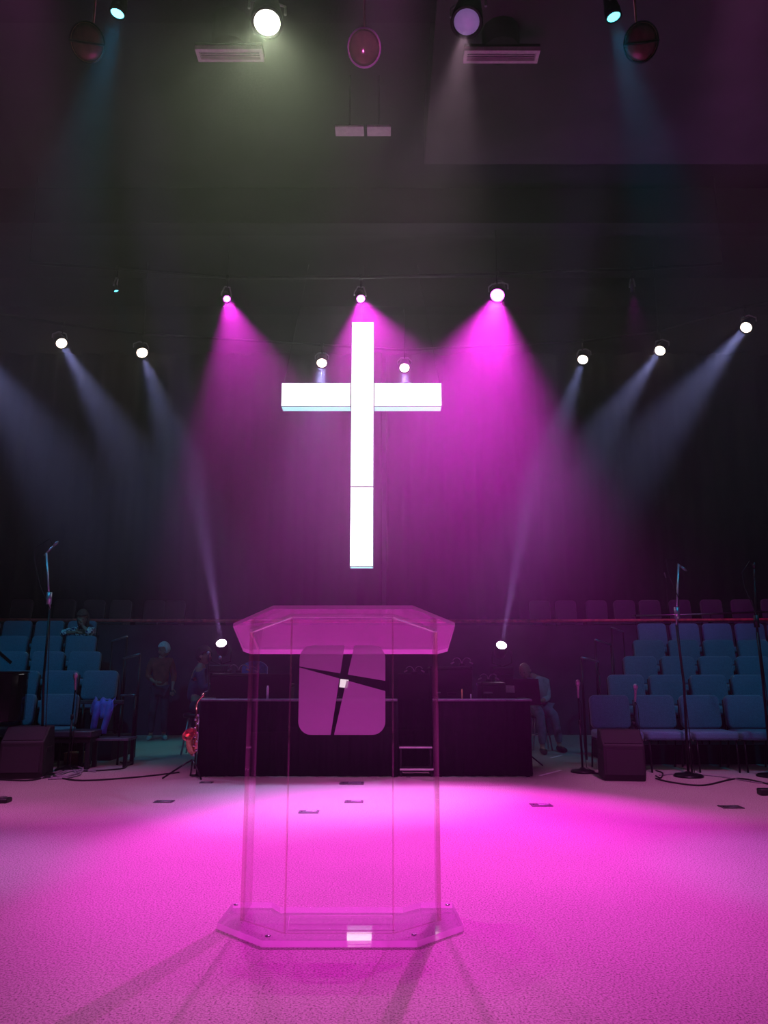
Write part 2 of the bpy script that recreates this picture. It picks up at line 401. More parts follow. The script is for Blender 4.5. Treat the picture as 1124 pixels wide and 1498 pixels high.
RING = mat('ring_pink_reflection', (1, .5, .95), .45, .2, noise=12, amt=.05)  # pink reflection put into the ring's base colour
flood(128, 62, 6.6, 0, 'round bronze flood lamp with guard bar at top left, unlit', BLKM, (.15, -.75, -.65))
flood(938, 62, 6.6, 0, 'round bronze flood lamp with guard bar at top right, unlit', BLKM, (-.15, -.75, -.65))
flood(533, 70, 6.6, 0, 'round flood lamp at top centre, pink reflection coloured into its ring', RING, (.03, -1, -.35))

# ceiling vents and pale panels
def vent(px0, px1, py0, py1, z, lab, sk):
    a = atZ(px0, py0, z); b = atZ(px1, py1, z); c = (a+b)/2; wx = abs(b.x-a.x); wy = abs(a.y-b.y)
    root = thing('ceiling_vent', lab, 'vent', (c.x, c.y, z))
    m = MB(); t = .035
    m.box((0, wy/2-t/2, 0), (wx, t, .05)); m.box((0, -wy/2+t/2, 0), (wx, t, .05)); m.box((wx/2-t/2, 0, 0), (t, wy-2*t, .05)); m.box((-wx/2+t/2, 0, 0), (t, wy-2*t, .05)); m.obj('frame', VENT, root)
    n = 4
    for i in range(n):
        m = MB(); y = -wy/2+t+(wy-2*t)*(i+.5)/n; m.box((0, y, .005), (wx-2*t, (wy-2*t)/n*.55, .008), rot=(R(28), 0, 0)); m.obj('slat', VENT, root)
    m = MB(); m.box((0, 0, .045), (wx, wy, .03)); m.tube([(0, 0, .05), (0, 0, 8.59-z)], .2, 12); m.obj('duct_box', MATTE, root)
vent(285, 387, 69, 88, 7.6, 'white louvred ceiling vent at top left beside the yellow-green light', 1)
vent(680, 786, 71, 90, 7.6, 'white louvred ceiling vent at top right of centre', 1)
for px0, px1, lab in [(490, 533, 'pale square ceiling panel, left of the small pair above the cross'), (537, 572, 'pale square ceiling panel, right of the small pair above the cross')]:
    a = atZ(px0, 184, 7.8); b = atZ(px1, 198, 7.8); c = (a+b)/2
    root = thing('ceiling_panel', lab, 'panel', (c.x, c.y, 7.8))
    m = MB(); m.box((0, 0, 0), (b.x-a.x, a.y-b.y, .03), bev=.005); m.obj('plate', VENT, root)
    m = MB(); m.tube([(0, 0, .015), (0, 0, 8.59-7.8)], .012, 6); m.obj('hanger', BLKM, root)

# ------------------------------------------------------------ the lit cross
CY = 13.0
tl = atY(512, 471, CY); br = atY(547, 829, CY); al = atY(412, 560, CY); ar = atY(647, 597, CY); jn = atY(530, 712, CY)
xl = atY(513, 650, CY).x; xr = atY(547, 650, CY).x
root = thing('lit_cross', 'large glowing white box cross hanging above the stage', 'cross', ((xl+xr)/2, CY, br.z))
ox, oz = (xl+xr)/2, br.z; hw = (xr-xl)/2; D = .26
CR = emitter('cross_glow', (1, 1, 1), 4.2, True); CRB = emitter('cross_side_glow', (.45, .95, 1), 1.1, True)
FRM = mat('aluminium_frame', (.35, .5, .55), .3, .9, noise=30, amt=.1)
def crossbox(name, x0, x1, z0, z1):
    m = MB(); m.mi = 1; m.box(((x0+x1)/2, D/2, (z0+z1)/2), (x1-x0-.012, D-.01, z1-z0-.012)); m.obj('light_body', [CR, CRB], root)
    m = MB(); m.box(((x0+x1)/2, -.001, (z0+z1)/2), (x1-x0-.02, .006, z1-z0-.02)); m.obj('diffuser', CR, root)
    m = MB(); m.box(((x0+x1)/2, D+.004, (z0+z1)/2), (x1-x0-.01, .008, z1-z0-.01)); m.obj('back_cover', BLK, root)
    m = MB(); t = .012
    for y in (0, D):
        for z in (z0+t/2, z1-t/2): m.box(((x0+x1)/2, y, z), (x1-x0, t, t))
        for x in (x0+t/2, x1-t/2): m.box((x, y, (z0+z1)/2), (t, t, z1-z0-2*t))
    for z in (z0+t/2, z1-t/2):
        for x in (x0+t/2, x1-t/2): m.box((x, D/2, z), (t, D-t, t))
    m.obj('frame', FRM, root)
zt = tl.z-oz; za1 = al.z-oz; za0 = ar.z-oz+.03; zj = jn.z-oz
crossbox('post', -hw, hw, zj, zt); crossbox('post', -hw, hw, 0, zj)
crossbox('arm', al.x-ox, -hw, za0, za1); crossbox('arm', hw, ar.x-ox, za0, za1)
for x in (al.x-ox+.02, ar.x-ox-.02, 0):
    z1 = zt if x == 0 else za1
    m = MB(); m.tube([(x, D/2, z1), (x*.72, D/2+.1, ZC-oz)], .006, 6)
    m.tube([(x+.03*math.cos(t), D/2, z1+.035+.03*math.sin(t)) for t in arc(0, 2*PI, 12)], .006, 6); m.obj('suspension_cable', BLKM, root)

# ------------------------------------------------------------ acrylic lectern
LC = atZ(499, 1350, 0)
lect = thing('lectern', 'tall clear acrylic lectern with a frosted square emblem, standing on pink-lit carpet', 'lectern', (LC.x, LC.y, 0))
o3 = Vector((LC.x, LC.y, 0))
def fp(px, py, z=0): return atZ(px, py, z)-o3
bz = .028
base = [fp(*q, bz) for q in [(384, 1376), (611, 1376), (678, 1353), (662, 1320), (616, 1320), (590, 1327), (410, 1327), (398, 1320), (341, 1320), (318, 1350)]]
m = MB(); m.prism([Vector((p.x, p.y, 0.002)) for p in base], (0, 0, bz-.002), side=1)
bo = m.obj('base', [acrylic('base_acrylic', .03, (.99, .98, .99), .02, .14, (1, 1, 1)), EDGE], lect)
# recessed plate in the base
pl = [fp(*q, bz) for q in [(421, 1362), (578, 1362), (574, 1340), (424, 1340)]]
m = MB(); m.tube([*(p+Vector((0, 0, .003)) for p in pl), pl[0]+Vector((0, 0, .003)), pl[1]+Vector((0, 0, .003))], .002, 6); m.obj('inset_outline', EDGE, lect)
A = fp(415, 1366, bz); B = fp(577, 1366, bz); C_ = fp(355, 1347, bz); D_ = fp(642, 1347, bz)
YF = A.y; YS = C_.y; B.y = YF; D_.y = YS
# slanted shelf plane
p1 = Vector((0, 3.68, atY(500, 891, 3.68).z)); slope = math.tan(R(19)); n_ = Vector((0, slope, 1)).normalized()
def sz_at(y): return p1.z-slope*(y-p1.y)       # y in world
def panel(name, a, b, t, parent, zoff=0):
    a = Vector(a); b = Vector(b); dr = (b-a).normalized(); nn = Vector((-dr.y, dr.x, 0))*t
    pts = [Vector((a.x, a.y, bz)), Vector((b.x, b.y, bz)), Vector((b.x, b.y, sz_at(b.y+o3.y)-.012)), Vector((a.x, a.y, sz_at(a.y+o3.y)-.012))]
    m = MB(); m.prism(pts, nn, side=1); o = m.obj(name, [ACR, EDGEV], parent)
    m = MB(); up = Vector((0, 0, .004)); m.prism([pts[3]+up*.3, pts[2]+up*.3, pts[2]+nn+up*.3, pts[3]+nn+up*.3], up); m.obj('cut_edge', EDGE, o); return o
g = .006
panel('front_panel', A+Vector((g, 0, 0)), B-Vector((g, 0, 0)), .012, lect)
panel('side_panel', A, C_, -.012, lect); panel('side_panel', B, D_, .012, lect)
for s, q in ((1, C_), (-1, D_)):
    panel('rear_panel', q, q+Vector((.0*s, .26, 0)), .012*s, lect)
# shelf
shp = [(400, 891), (604, 891), (666, 916), (655, 953), (640, 957), (368, 957), (356, 953), (341, 917)]
pts = [atplane(x, y, p1, n_)-o3 for x, y in shp]
m = MB(); m.prism(pts, n_*.019, side=1); m.obj('shelf', [SHELF, EDGE], lect)
# book stop along the low rear edge
m = MB(); a = pts[5]; b = pts[4]; m.box(((a.x+b.x)/2, a.y-.012, a.z+.017), ((b.x-a.x)*.98, .012, .016)); m.obj('book_stop', [EDGE], lect)
# frosted emblem on the front panel: four pieces of a rounded square parted by two slanting bands
def L2(px, py):
    p = atY(px, py, YF+o3.y); return (p.x-o3.x, p.z)
x0, z1 = L2(439, 944); x1, z0 = L2(564, 1075)
def rsq(n=8):
    r = .062; o = []
    for cx, cz, a0 in ((x1-r, z1-r, 0), (x0+r, z1-r, 90), (x0+r, z0+r, 180), (x1-r, z0+r, 270)):
        for k in range(n+1):
            t = R(a0+90*k/n); o.append((cx+r*math.cos(t), cz+r*math.sin(t)))
    return o
def clip(poly, p, q, keep):
    out = []
    def sd(v): return ((q[0]-p[0])*(v[1]-p[1])-(q[1]-p[1])*(v[0]-p[0]))*keep
    for i in range(len(poly)):
        a, b = poly[i], poly[(i+1) % len(poly)]; sa, sb = sd(a), sd(b)
        if sa >= 0: out.append(a)
        if (sa >= 0) != (sb >= 0):
            t = sa/(sa-sb); out.append((a[0]+(b[0]-a[0])*t, a[1]+(b[1]-a[1])*t))
    return out
VL = (L2(484, 1075), L2(504.5, 944)); VR = (L2(489, 1075), L2(518.8, 944)); HT = (L2(442, 975.6), L2(564, 996)); HB = (L2(442, 977.4), L2(564, 1011))
emb = []
for vk, hk in ((0, 0), (0, 1), (1, 0), (1, 1)):
    p = rsq(); p = clip(p, *(VL if vk == 0 else VR), 1 if vk == 0 else -1); p = clip(p, *(HT if hk == 0 else HB), 1 if hk == 0 else -1)
    m = MB(); m.prism([Vector((x, YF-.0045, z)) for x, z in p], (0, .004, 0)); e = m.obj('emblem_piece', FROST, lect); emb.append(e)
for (px, py) in ((345, 1324), (655, 1324), (392, 1370), (606, 1368)):
    m = MB(); q = fp(px, py, bz); m.lathe([(.012, 0), (.012, .004), (.005, .006)], (q.x, q.y, bz), n=12); m.obj('screw', CHROME, lect)
# (paper on the stage behind is seen through the emblem (built with the pit)

# ------------------------------------------------------------ pit enclosure with black skirt
RY = floorY = atZ(288, 1137, 0).y
rl = atY(288, 1137, RY).x; rr_ = atY(780, 1137, RY).x; rt = atY(300, 1023, RY).z
s0 = atY(582, 1137, RY).x; s1 = atY(638, 1137, RY).x
pit = thing('orchestra_pit_wall', 'low black skirted enclosure across the stage behind the lectern', 'platform', ((rl+rr_)/2, RY, 0)); pc = (rl+rr_)/2
def skirt(xa, ya, xb, yb, z0, z1, name='skirt'):
    a = Vector((xa, ya, 0)); b = Vector((xb, yb, 0)); L = (b-a).length; d = (b-a)/L; nn = Vector((-d.y, d.x, 0)); n = max(8, int(L/.02))
    m = MB(); lo = []; hi = []
    for i in range(n+1):
        t = i/n*L; f = .012*math.sin(t*42)+.006*math.sin(t*97+1)
        lo.append(m.bm.verts.new(a+d*t+nn*f*1.3+Vector((0, 0, z0)))); hi.append(m.bm.verts.new(a+d*t+nn*f*.3+Vector((0, 0, z1))))
    for i in range(n):
        f = m.bm.faces.new((lo[i], lo[i+1], hi[i+1], hi[i])); f.smooth = True
    o = m.obj(name, CLOTH, pit); md = o.modifiers.new('thick', 'SOLIDIFY'); md.thickness = .006; return o
skirt(rl-pc, 0, s0-pc, 0, .012, rt-.02); skirt(s1-pc, 0, rr_-pc, 0, .012, rt-.02)
skirt(rl-pc, .6, rl-pc, 0, .012, rt-.02); skirt(rr_-pc, 0, rr_-pc, .6, .012, rt-.02)
skirt(s0-pc, 0, s0-pc, .55, .012, rt-.02); skirt(s1-pc, .55, s1-pc, 0, .012, rt-.02); skirt(s0-pc, .55, s1-pc, .55, .012, rt-.02)
TRIM = mat('pale_edge_trim', (.16, .13, .18), .35, .3, noise=20)
for xa, xb in ((rl-pc-.02, s0-pc), (s1-pc, rr_-pc+.02)):
    m = MB(); m.box(((xa+xb)/2, .06, rt-.01), (xb-xa, .16, .022), bev=.004); m.obj('top_rail', TRIM, pit)
for xx in (rl-pc, rr_-pc):
    m = MB(); m.box((xx, .37, rt-.01), (.1, .46, .02), bev=.004); m.obj('top_rail', BLK, pit)
for xx in (rl-pc+.05, s0-pc-.05, s1-pc+.05, rr_-pc-.05):
    m = MB(); m.box((xx, .04, rt/2-.02), (.04, .04, rt-.04)); m.obj('post', BLKM, pit)
for px in (335, 388, 470, 545, 598):
    q = atZ(px, 1137, 0); m = MB(); m.box((q.x-pc, -.03, .006), (.11 if px != 598 else .05, .015, .012)); m.obj('foot_plate', CHROME if px < 550 else STEEL, pit)
# steps in the opening
st = thing('portable_steps', 'small black two-step stair with white nosings in the pit opening', 'steps', ((s0+s1)/2, RY+.02, 0)); sw = s1-s0-.04
for i, (z, y) in enumerate(((.085, .0), (.30, .22))):
    m = MB(); m.box((0, y+.12, z-.012), (sw, .26, .024), bev=.004); m.obj('tread', BLK, st)
    m = MB(); m.box((0, y-.005, z-.005), (sw*.98, .012, .018)); m.obj('nosing', WHITE, st)
for s in (-1, 1):
    m = MB(); m.prism([(s*sw*.47, .02, 0), (s*sw*.47, .44, 0), (s*sw*.47, .44, .28), (s*sw*.47, .22, .28), (s*sw*.47, .22, .07), (s*sw*.47, .02, .07)], (-.02*s, 0, 0)); m.obj('side_frame', BLK, st)

# ------------------------------------------------------------ things standing in the pit
def desk_case(px0, px1, py, Y, dep, lab, name='equipment_case'):
    a = atY(px0, py, Y); b = atY(px1, py, Y); c = (a.x+b.x)/2; w_ = b.x-a.x
    root = thing(name, lab, 'case', (c, Y+dep/2, 0))
    m = MB(); m.box((0, 0, a.z/2), (w_, dep, a.z-.01), bev=.012); m.obj('body', BLK, root)
    m = MB(); m.box((0, 0, a.z-.03), (w_+.015, dep+.015, .03), bev=.006); m.obj('lid', MATTE, root)
    for s in (-1, 1):
        m = MB(); m.box((s*w_*.48, -dep/2, a.z-.02), (.03, .012, .04), bev=.004); m.obj('corner', BLKM, root)
    m = MB(); m.box((0, -dep/2-.012, a.z*.72), (.12, .02, .03), bev=.005); m.obj('handle', BLKM, root)
    return a.z
desk_case(308, 380, 985, 9.9, .6, 'tall black case at the left end of the pit under the man in profile')
desk_case(630, 691, 975, 9.9, .6, 'tallest black case in the pit, right of the lectern')
desk_case(705, 742, 998, 9.8, .5, 'lower black case beside the music stand at the right of the pit')
desk_case(383, 425, 1000, 10.2, .5, 'black case seen through the left side of the lectern')
def music_stand(P, h, lab, w_=.5, tilt=20, paper=None, rz=0):
    root = thing('music_stand', lab, 'music stand', P, rz)
    m = MB(); m.box((0, 0, h), (w_, .012, .33), rot=(R(-tilt), 0, 0), bev=.004); m.obj('desk', BLK, root)
    m = MB(); m.box((0, -.05, h-.155), (w_, .07, .01), rot=(R(-tilt+10), 0, 0)); m.obj('ledge', BLK, root)
    m = MB(); m.tube([(0, .03, .14), (0, .02, h-.05)], .013, 8); m.obj('pole', BLKM, root)
    for k in range(3):
        t = 2*PI*k/3+.4; m = MB(); m.tube([(0, .03, .2), (.26*math.cos(t), .03+.26*math.sin(t), .012)], .009, 6); m.obj('leg', BLKM, root)
    if paper:
        s = tag(None, None) if 0 else None
    return root
def stand_light(P, lab, s=1.0):
    root = thing('stand_light', lab, 'lamp', P)
    m = MB(); m.box((0, 0, .015), (.07, .04, .03), bev=.006); m.obj('clip', BLKM, root)
    for sg in (-1, 1):
        m = MB(); m.tube([(sg*.01, 0, .02)]+[(sg*(.06-.06*math.cos(t)+.005)*s, 0, .03+.07*math.sin(t)*s) for t in arc(.1, 2.6, 9)], .006, 6); m.obj('gooseneck', STEEL, root)
        m = MB(); m.box((sg*.12*s, 0, .035), (.05, .03, .018), rot=(0, sg*.5, 0), bev=.004); m.obj('lamp_head', STEEL, root)
q = atY(676, 974, 10.0); stand_light((q.x, 10.0, q.z), 'twin gooseneck light on the tallest case in the pit', 1)
q = atY(715, 997, 9.9); stand_light((q.x, 9.9, q.z), 'twin gooseneck light on the lower case near the right music stand', .9)
q = atY(349, 984, 10.1); stand_light((q.x, 10.1, q.z), 'twin gooseneck light on the left case beside blue cushion', 1)
ms = []
def ms_px(px, py, Y, lab, **k):
    q = atY(px, py, Y); return music_stand((q.x, Y, 0), q.z, lab, **k), q
s_, q = ms_px(765, 1012, 9.75, 'black music stand with a sheet clipped, in front of the seated bald man', w_=.42)
m = MB(); p = atY(747, 1008, 9.62); m.box((p.x, 9.64, p.z), (.105, .004, .09), rot=(R(-20), .05, 0)); tag(m.obj('sheet', WHITE), 'small white sheet clipped on the music stand at right', 'paper')
ms_px(400, 1005, 9.6, 'black music stand seen through the left wing of the lectern', w_=.44)
ms_px(470, 1000, 9.8, 'black music stand seen behind the left half of the frosted emblem', w_=.44)
ms_px(545, 1000, 9.8, 'black music stand seen behind the right half of the frosted emblem', w_=.44)
ms_px(606, 1004, 9.9, 'black music stand seen between emblem and right lectern edge', w_=.40)
q = atY(606, 986, 9.95); stand_light((q.x, 9.88, q.z-.0), 'twin gooseneck light on the music stand right of the emblem', .9)
# page seen through the emblem gap, its brightness put in as emission
p = atY(503, 1000, 9.5); m = MB(); m.box((p.x, 9.56, p.z), (.10, .005, .10), rot=(R(-15), .12, 0)); 
PAGE = emitter('page_glow', (1, .8, .9), 1.0); tag(m.obj('glowing_page', PAGE), 'small page made to glow behind the centre of the emblem', 'glowing_paper')
# slim bottles and rods on the pit rail
def rod(px, py0, py1, Y, r, mt, lab, cat, name):
    a = atY(px, py0, Y); b = atY(px, py1, Y); m = MB(); m.lathe([(r, 0), (r, (a.z-b.z)*.86), (r*.7, (a.z-b.z)*.9), (r*.7, a.z-b.z)], (0, 0, 0), n=12)
    o = m.obj(name, mt, None, (a.x, Y, b.z)); tag(o, lab, cat)
rod(676, 1008, 1023.5, RY+.08, .008, mat('yellow_plastic', (.9, .65, .2), .4, noise=20), 'slim yellow rod upright on the pit rail', 'rod', 'yellow_rod')
rod(689, 1015, 1023.5, RY+.08, .008, WHITE, 'slim white rod upright on the pit rail, right of the yellow one', 'rod', 'white_rod')
rod(392, 1003, 1023.5, RY+.08, .014, WHITE, 'white candle-like tube on the pit rail, seen through left wing of lectern', 'tube', 'white_tube')
for px, py, lab in ((714, 1013.5, 'pink-white folded card lying on the lower black case front'), (642, 1013, 'small white card at the right edge of the lectern')):
    p = atY(px, py, 9.58); root = thing('card_stand', lab, 'card', (p.x, 9.58, 0))
    m = MB(); m.box((0, 0, p.z), (.11 if px > 700 else .045, .02, .016), bev=.003); m.obj('card', WHITE, root)
    m = MB(); m.tube([(0, .03, .0), (0, .015, p.z)], .008, 6); m.lathe([(.1, 0), (.1, .012), (.02, .02)], (0, .03, 0)); m.obj('stand', BLKM, root)
# blue domed cushion
BLUEF = mat('bright_blue_fabric', (.06, .28, .75), .8, noise=40, sheen=.3, bump=.3)
a = atY(354, 976, 11.0); b = atY(391, 976, 11.0); root = thing('blue_chair', 'chair with a bright blue rounded back behind the left pit case', 'chair', ((a.x+b.x)/2, 11.0, 0))
w_ = b.x-a.x
m = MB(); m.prism([(-w_/2+w_*i/12, 0, a.z-.25+(.25+.09*math.sin(PI*i/12)**.6)*(1 if 0 <= i <= 12 else 0)) for i in range(13)]+[(w_/2, 0, .6), (-w_/2, 0, .6)], (0, .07, 0)); m.obj('backrest', BLUEF, root)
m = MB(); m.box((0, -.2, .46), (w_, .42, .08), bev=.02); m.obj('seat', BLUEF, root)
for x in (-1, 1):
    for y in (-.38, .03):
        m = MB(); m.tube([(x*w_*.45, y, 0), (x*w_*.45, y, .62 if y > 0 else .44)], .012, 6); m.obj('leg', BLKM, root)

# ------------------------------------------------------------ uplights
LAMPW = emitter('uplight_glow', (1, .8, 1), 25)
for i, ((px, py, Y, dv), lab) in enumerate(zip(UPL, ('floor-stand moving light throwing a beam up, left of the lectern', 'floor-stand moving light throwing a beam up, right of the lectern'))):
    P = atY(px, py, Y); root = thing('uplight', lab, 'spotlight', (P.x, P.y, 0)); z = P.z
    d = Vector(dv).normalized()
    m = MB(); m.lathe([(.085, 0), (.10, -.01), (.11, -.1), (.09, -.22), (.04, -.27)], (0, 0, z), d, 20); m.obj('housing', BLK, root)
    m = MB(); m.lathe([(.082, .002), (.05, .014), (.002, .02)], (0, 0, z), d, 20); m.obj('lens', LAMPW, root)
    m = MB(); m.tube([(-.15, 0, z-.1), (-.16, 0, z-.28), (0, 0, z-.34), (.16, 0, z-.28), (.15, 0, z-.1)], .016, 8); m.obj('yoke', BLKM, root)
    m = MB(); m.box((0, 0, z-.4), (.34, .3, .12), bev=.02); m.obj('base_box', BLK, root)
    m = MB(); m.box((0, 0, (z-.46)/2), (.3, .3, z-.46), bev=.01); m.obj('pedestal', MATTE, root)

# ------------------------------------------------------------ choir chairs
def make_chair(fab, w_=.52, lab='', grp=''):
    root = thing('choir_chair', lab, 'chair', (0, 0, 0), 0, grp)
    m = MB(); m.box((0, .02, .66), (w_-.035, .09, .40), rot=(R(-8), 0, 0), bev=.0); bmesh.ops.bevel(m.bm, geom=[e for e in m.bm.edges if abs((e.verts[0].co-e.verts[1].co).length-.09) < .004], offset=.065, segments=4, profile=.5, affect='EDGES'); bmesh.ops.bevel(m.bm, geom=[e for e in m.bm.edges if len(e.link_faces) == 2 and e.calc_face_angle(0) > 1.2], offset=.022, segments=2, profile=.5, affect='EDGES'); [setattr(f, 'smooth', True) for f in m.bm.faces]; m.obj('backrest', fab, root)
    m = MB(); m.box((0, -.22, .41), (w_-.01, .46, .10), bev=.035, seg=3); m.obj('seat', fab, root)
    m = MB()
    for s in (-1, 1): m.tube([(s*(w_/2-.02), .05, .44), (s*(w_/2-.02), .075, .80)], .011, 6)
    m.tube([(-(w_/2-.02), -.03, .355), ((w_/2-.02), -.03, .355)], .011, 6); m.obj('back_frame', BLKM, root)
    for s in (-1, 1):
        for y0, y1 in ((-.40, -.43), (.02, .10)):
            m = MB(); m.tube([(s*(w_/2-.03), y0, .37), (s*(w_/2-.03), y1, .0)], .012, 6); m.obj('leg', BLKM, root)
        m = MB(); m.box((s*(w_/2+.004), -.36, .36), (.014, .03, .022), bev=.003); m.obj('gang_bracket', CHROME, root)
    return root
PT = .555
ORD = ['first', 'second', 'third', 'fourth', 'fifth', 'sixth', 'seventh', 'eighth']
ROWN = ['front', 'second', 'third', 'fourth', 'fifth']
# (left edge px, top py, Y) for the right block ; right edge px for the left block
RB = [(859, 1020, 9.75), (886, 987, 10.6), (909, 960, 11.5), (924, 936, 12.4), (930, 912, 13.2)]
LB = [(119, 1012, 10.2), (176, 981, 11.0), (151, 953, 11.8), (144, 930, 12.6), (144, 908, 13.3)]
proto = None; used = False
TOPZ = .86
RISERS = {'R': [], 'L': []}
for side, blk in (('R', RB), ('L', LB)):
    for ri, (px, py, Y) in enumerate(blk):
        e = atY(px, py, Y); base_z = max(0, e.z-TOPZ) if ri else 0
        RISERS[side].append((Y, base_z, e.x))
        lim = 7.6 if side == 'R' else -7.9
        i = 0
        while True:
            cx = e.x+(PT*(i+.5) if side == 'R' else -PT*(i+.5))
            if abs(cx)-.3 > abs(atY(1124 if side == 'R' else 0, 1000, Y).x)+.5 or i > 7: break
            lab = 'blue fabric choir chair in the %s block, %s row, %s from the aisle end' % ('right' if side == 'R' else 'left', ROWN[ri], ORD[i])
            grp = 'choir chairs in the %s block' % ('right' if side == 'R' else 'left')
            if proto is None:
                proto = make_chair(SEATM, .52, lab, grp); proto.location = (cx, Y, base_z)
            else: dup(proto, (cx, Y, base_z), 0, lab, grp)
            i += 1
# stepped platforms under the chairs (one plate for each row, rear ones higher)
for side in 'RL':
    sg = 1 if side == 'R' else -1
    for k in range(1, 5):
        Y, z, ex = RISERS[side][k]; Yn = RISERS[side][k+1][0]-.5 if k < 4 else 13.15
        inner = ex-sg*.12; outer = sg*9.2; y0 = Y-.5; y1 = max(Yn, Y+.22)
        if k == 4: y1 = 13.75
        nm = 'choir_riser'
        root = thing(nm, 'dark carpeted choir riser under the %s row of %s block' % (ROWN[k], 'right' if side == 'R' else 'left'), 'platform', ((inner+outer)/2, (y0+y1)/2, 0))
        m = MB(); m.box((0, 0, (z-.003)/2), (abs(outer-inner), y1-y0-.004, z-.003)); m.obj('body', MATTE, root)
        m = MB(); m.box((0, -(y1-y0)/2+.02, z-.012), (abs(outer-inner), .03, .02), bev=.003); m.obj('nosing', BLKM, root)

# gallery chairs
gc = make_chair(GSEAT, .44, 'grey chair on the gallery behind the rail, at far left', 'gallery chairs'); first = True
GP = [(32, 'L'), (95, 'L'), (138, 'L'), (177, 'L'), (226, 'L'), (256, 'L'), (790, 'R'), (828, 'R'), (873, 'R'), (914, 'R'), (951, 'R'), (995, 'R'), (1041, 'R'), (1086, 'R'), (1130, 'R')]
nl = {'L': 0, 'R': 0}
for px, sd in GP:
    gx = abs(atY(px, 880, 15).x); Y = 15.25-.0085*gx*gx; q = atY(px, 880 if sd == 'L' else 885-(px-790)*.026, Y)
    nl[sd] += 1
    lab = 'grey gallery chair behind the red rail, %s from the %s' % (ORD[nl[sd]-1] if nl[sd] < 9 else 'ninth', 'left edge on left side' if sd == 'L' else 'lectern on right side')
    z = GZ+.0
    if first: gc.location = (q.x, Y, z); gc['label'] = lab; first = False
    else: dup(gc, (q.x, Y, z), 0, lab)

# aisle handrails: short sloped rails on posts beside the seat blocks
def aisle_rail(p0, p1, Y, lab, zb, dY=.25):
    a = atY(*p0, Y); b = atY(*p1, Y+dY); root = thing('aisle_handrail', lab, 'handrail', (a.x, a.y, 0))
    b2 = b-Vector((a.x, a.y, 0)); a2 = Vector((0, 0, a.z))
    m = MB(); m.tube([a2, b2], .016, 8); m.obj('rail', STEEL, root)
    m = MB(); m.tube([a2-Vector((0, 0, .01)), (0, 0, zb)], .018, 8); m.obj('post', BLKM, root)
    m = MB(); m.tube([b2-Vector((0, 0, .01)), (b2.x, b2.y, zb)], .012, 6); m.obj('post', BLKM, root)
aisle_rail((851, 962), (876, 968), 10.6, 'short sloping aisle handrail right of the stage, nearest the microphone stand', 0)
aisle_rail((871, 936), (894, 943), 11.6, 'short sloping aisle handrail on the right, middle of three', 0)
aisle_rail((895, 918), (912, 924), 12.6, 'short sloping aisle handrail on the right, farthest up', 0)
aisle_rail((205, 957), (181, 963), 10.9, 'short sloping aisle handrail on the left, beside the standing man', 0)
aisle_rail((186, 931), (164, 938), 12.0, 'short sloping aisle handrail on the left, farther up the aisle', 0)
aisle_rail((198, 1017), (178, 1017), 10.2, 'low level handrail left of the standing man', 0)

# ------------------------------------------------------------ microphones on stands
MICP = mat('pink_grille_metal', (.7, .5, .65), .4, .7, noise=200, amt=.3)
TUBE = mat('cyan_lit_tube', (.55, .65, .7), .3, .7, noise=50, amt=.1)  # cyan light on the tall stands' upper poles put into the colour
def round_base(m, r=.14): m.lathe([(r, 0), (r, .012), (r*.9, .028), (r*.3, .04), (.02, .06)], (0, 0, 0), n=28)
def mic_stand(P, h, lean, lab, tilt=(.0, -.35, 1)):
    root = thing('microphone_stand', lab, 'microphone stand', P)
    m = MB(); round_base(m); m.obj('base', BLKM, root)
    m = MB(); top = Vector((lean, 0, h-.2)); m.tube([(0, 0, .03), (lean*.5, 0, h*.55)], .013, 8); m.tube([(lean*.5, 0, h*.55), top], .009, 8); m.obj('pole', BLKM, root)
    m = MB(); m.tube([(lean*.5, 0, h*.52), (lean*.5, 0, h*.57)], .02, 8); m.obj('clutch', BLK, root)
    d = Vector(tilt).normalized()
    m = MB(); m.lathe([(.008, 0), (.012, .02), (.016, .14), (.022, .155)], top, d, 12); hnd = m.obj('microphone_body', MICP, root)
    m = MB(); m.lathe([(.016, .15), (.026, .165), (.029, .19), (.022, .215), (.005, .225)], top, d, 14); m.obj('grille', MICP, root)
    m = MB(); m.tube([top+d*.01, top+Vector((.03, 0, -.06)), (lean+.03, -.01, h*.5), (.04, -.03, .06), (.1, -.1, .02)], .004, 5); m.obj('cable', MATTE, root)
def mic_px(px, py, bx, by, lab, **k):
    b = atZ(bx, by, 0); t = atY(px, py, b.y); mic_stand((b.x, b.y, 0), t.z, t.x-b.x, lab, **k)
mic_px(845, 996, 853, 1130, 'straight microphone stand with round base left of the right floor monitor', tilt=(-.05, -.3, 1))
mic_px(928, 1002, 928, 1128, 'straight microphone stand rising behind the right floor monitor', tilt=(0, -.3, 1))
mic_px(112, 985, 98, 1127, 'straight microphone stand with pink-lit base beside the cable heap at left', tilt=(.1, -.4, 1))
mic_px(33, 998, 26, 1122, 'microphone stand with tilted pink microphone beside the piano', tilt=(-.32, -.3, 1))
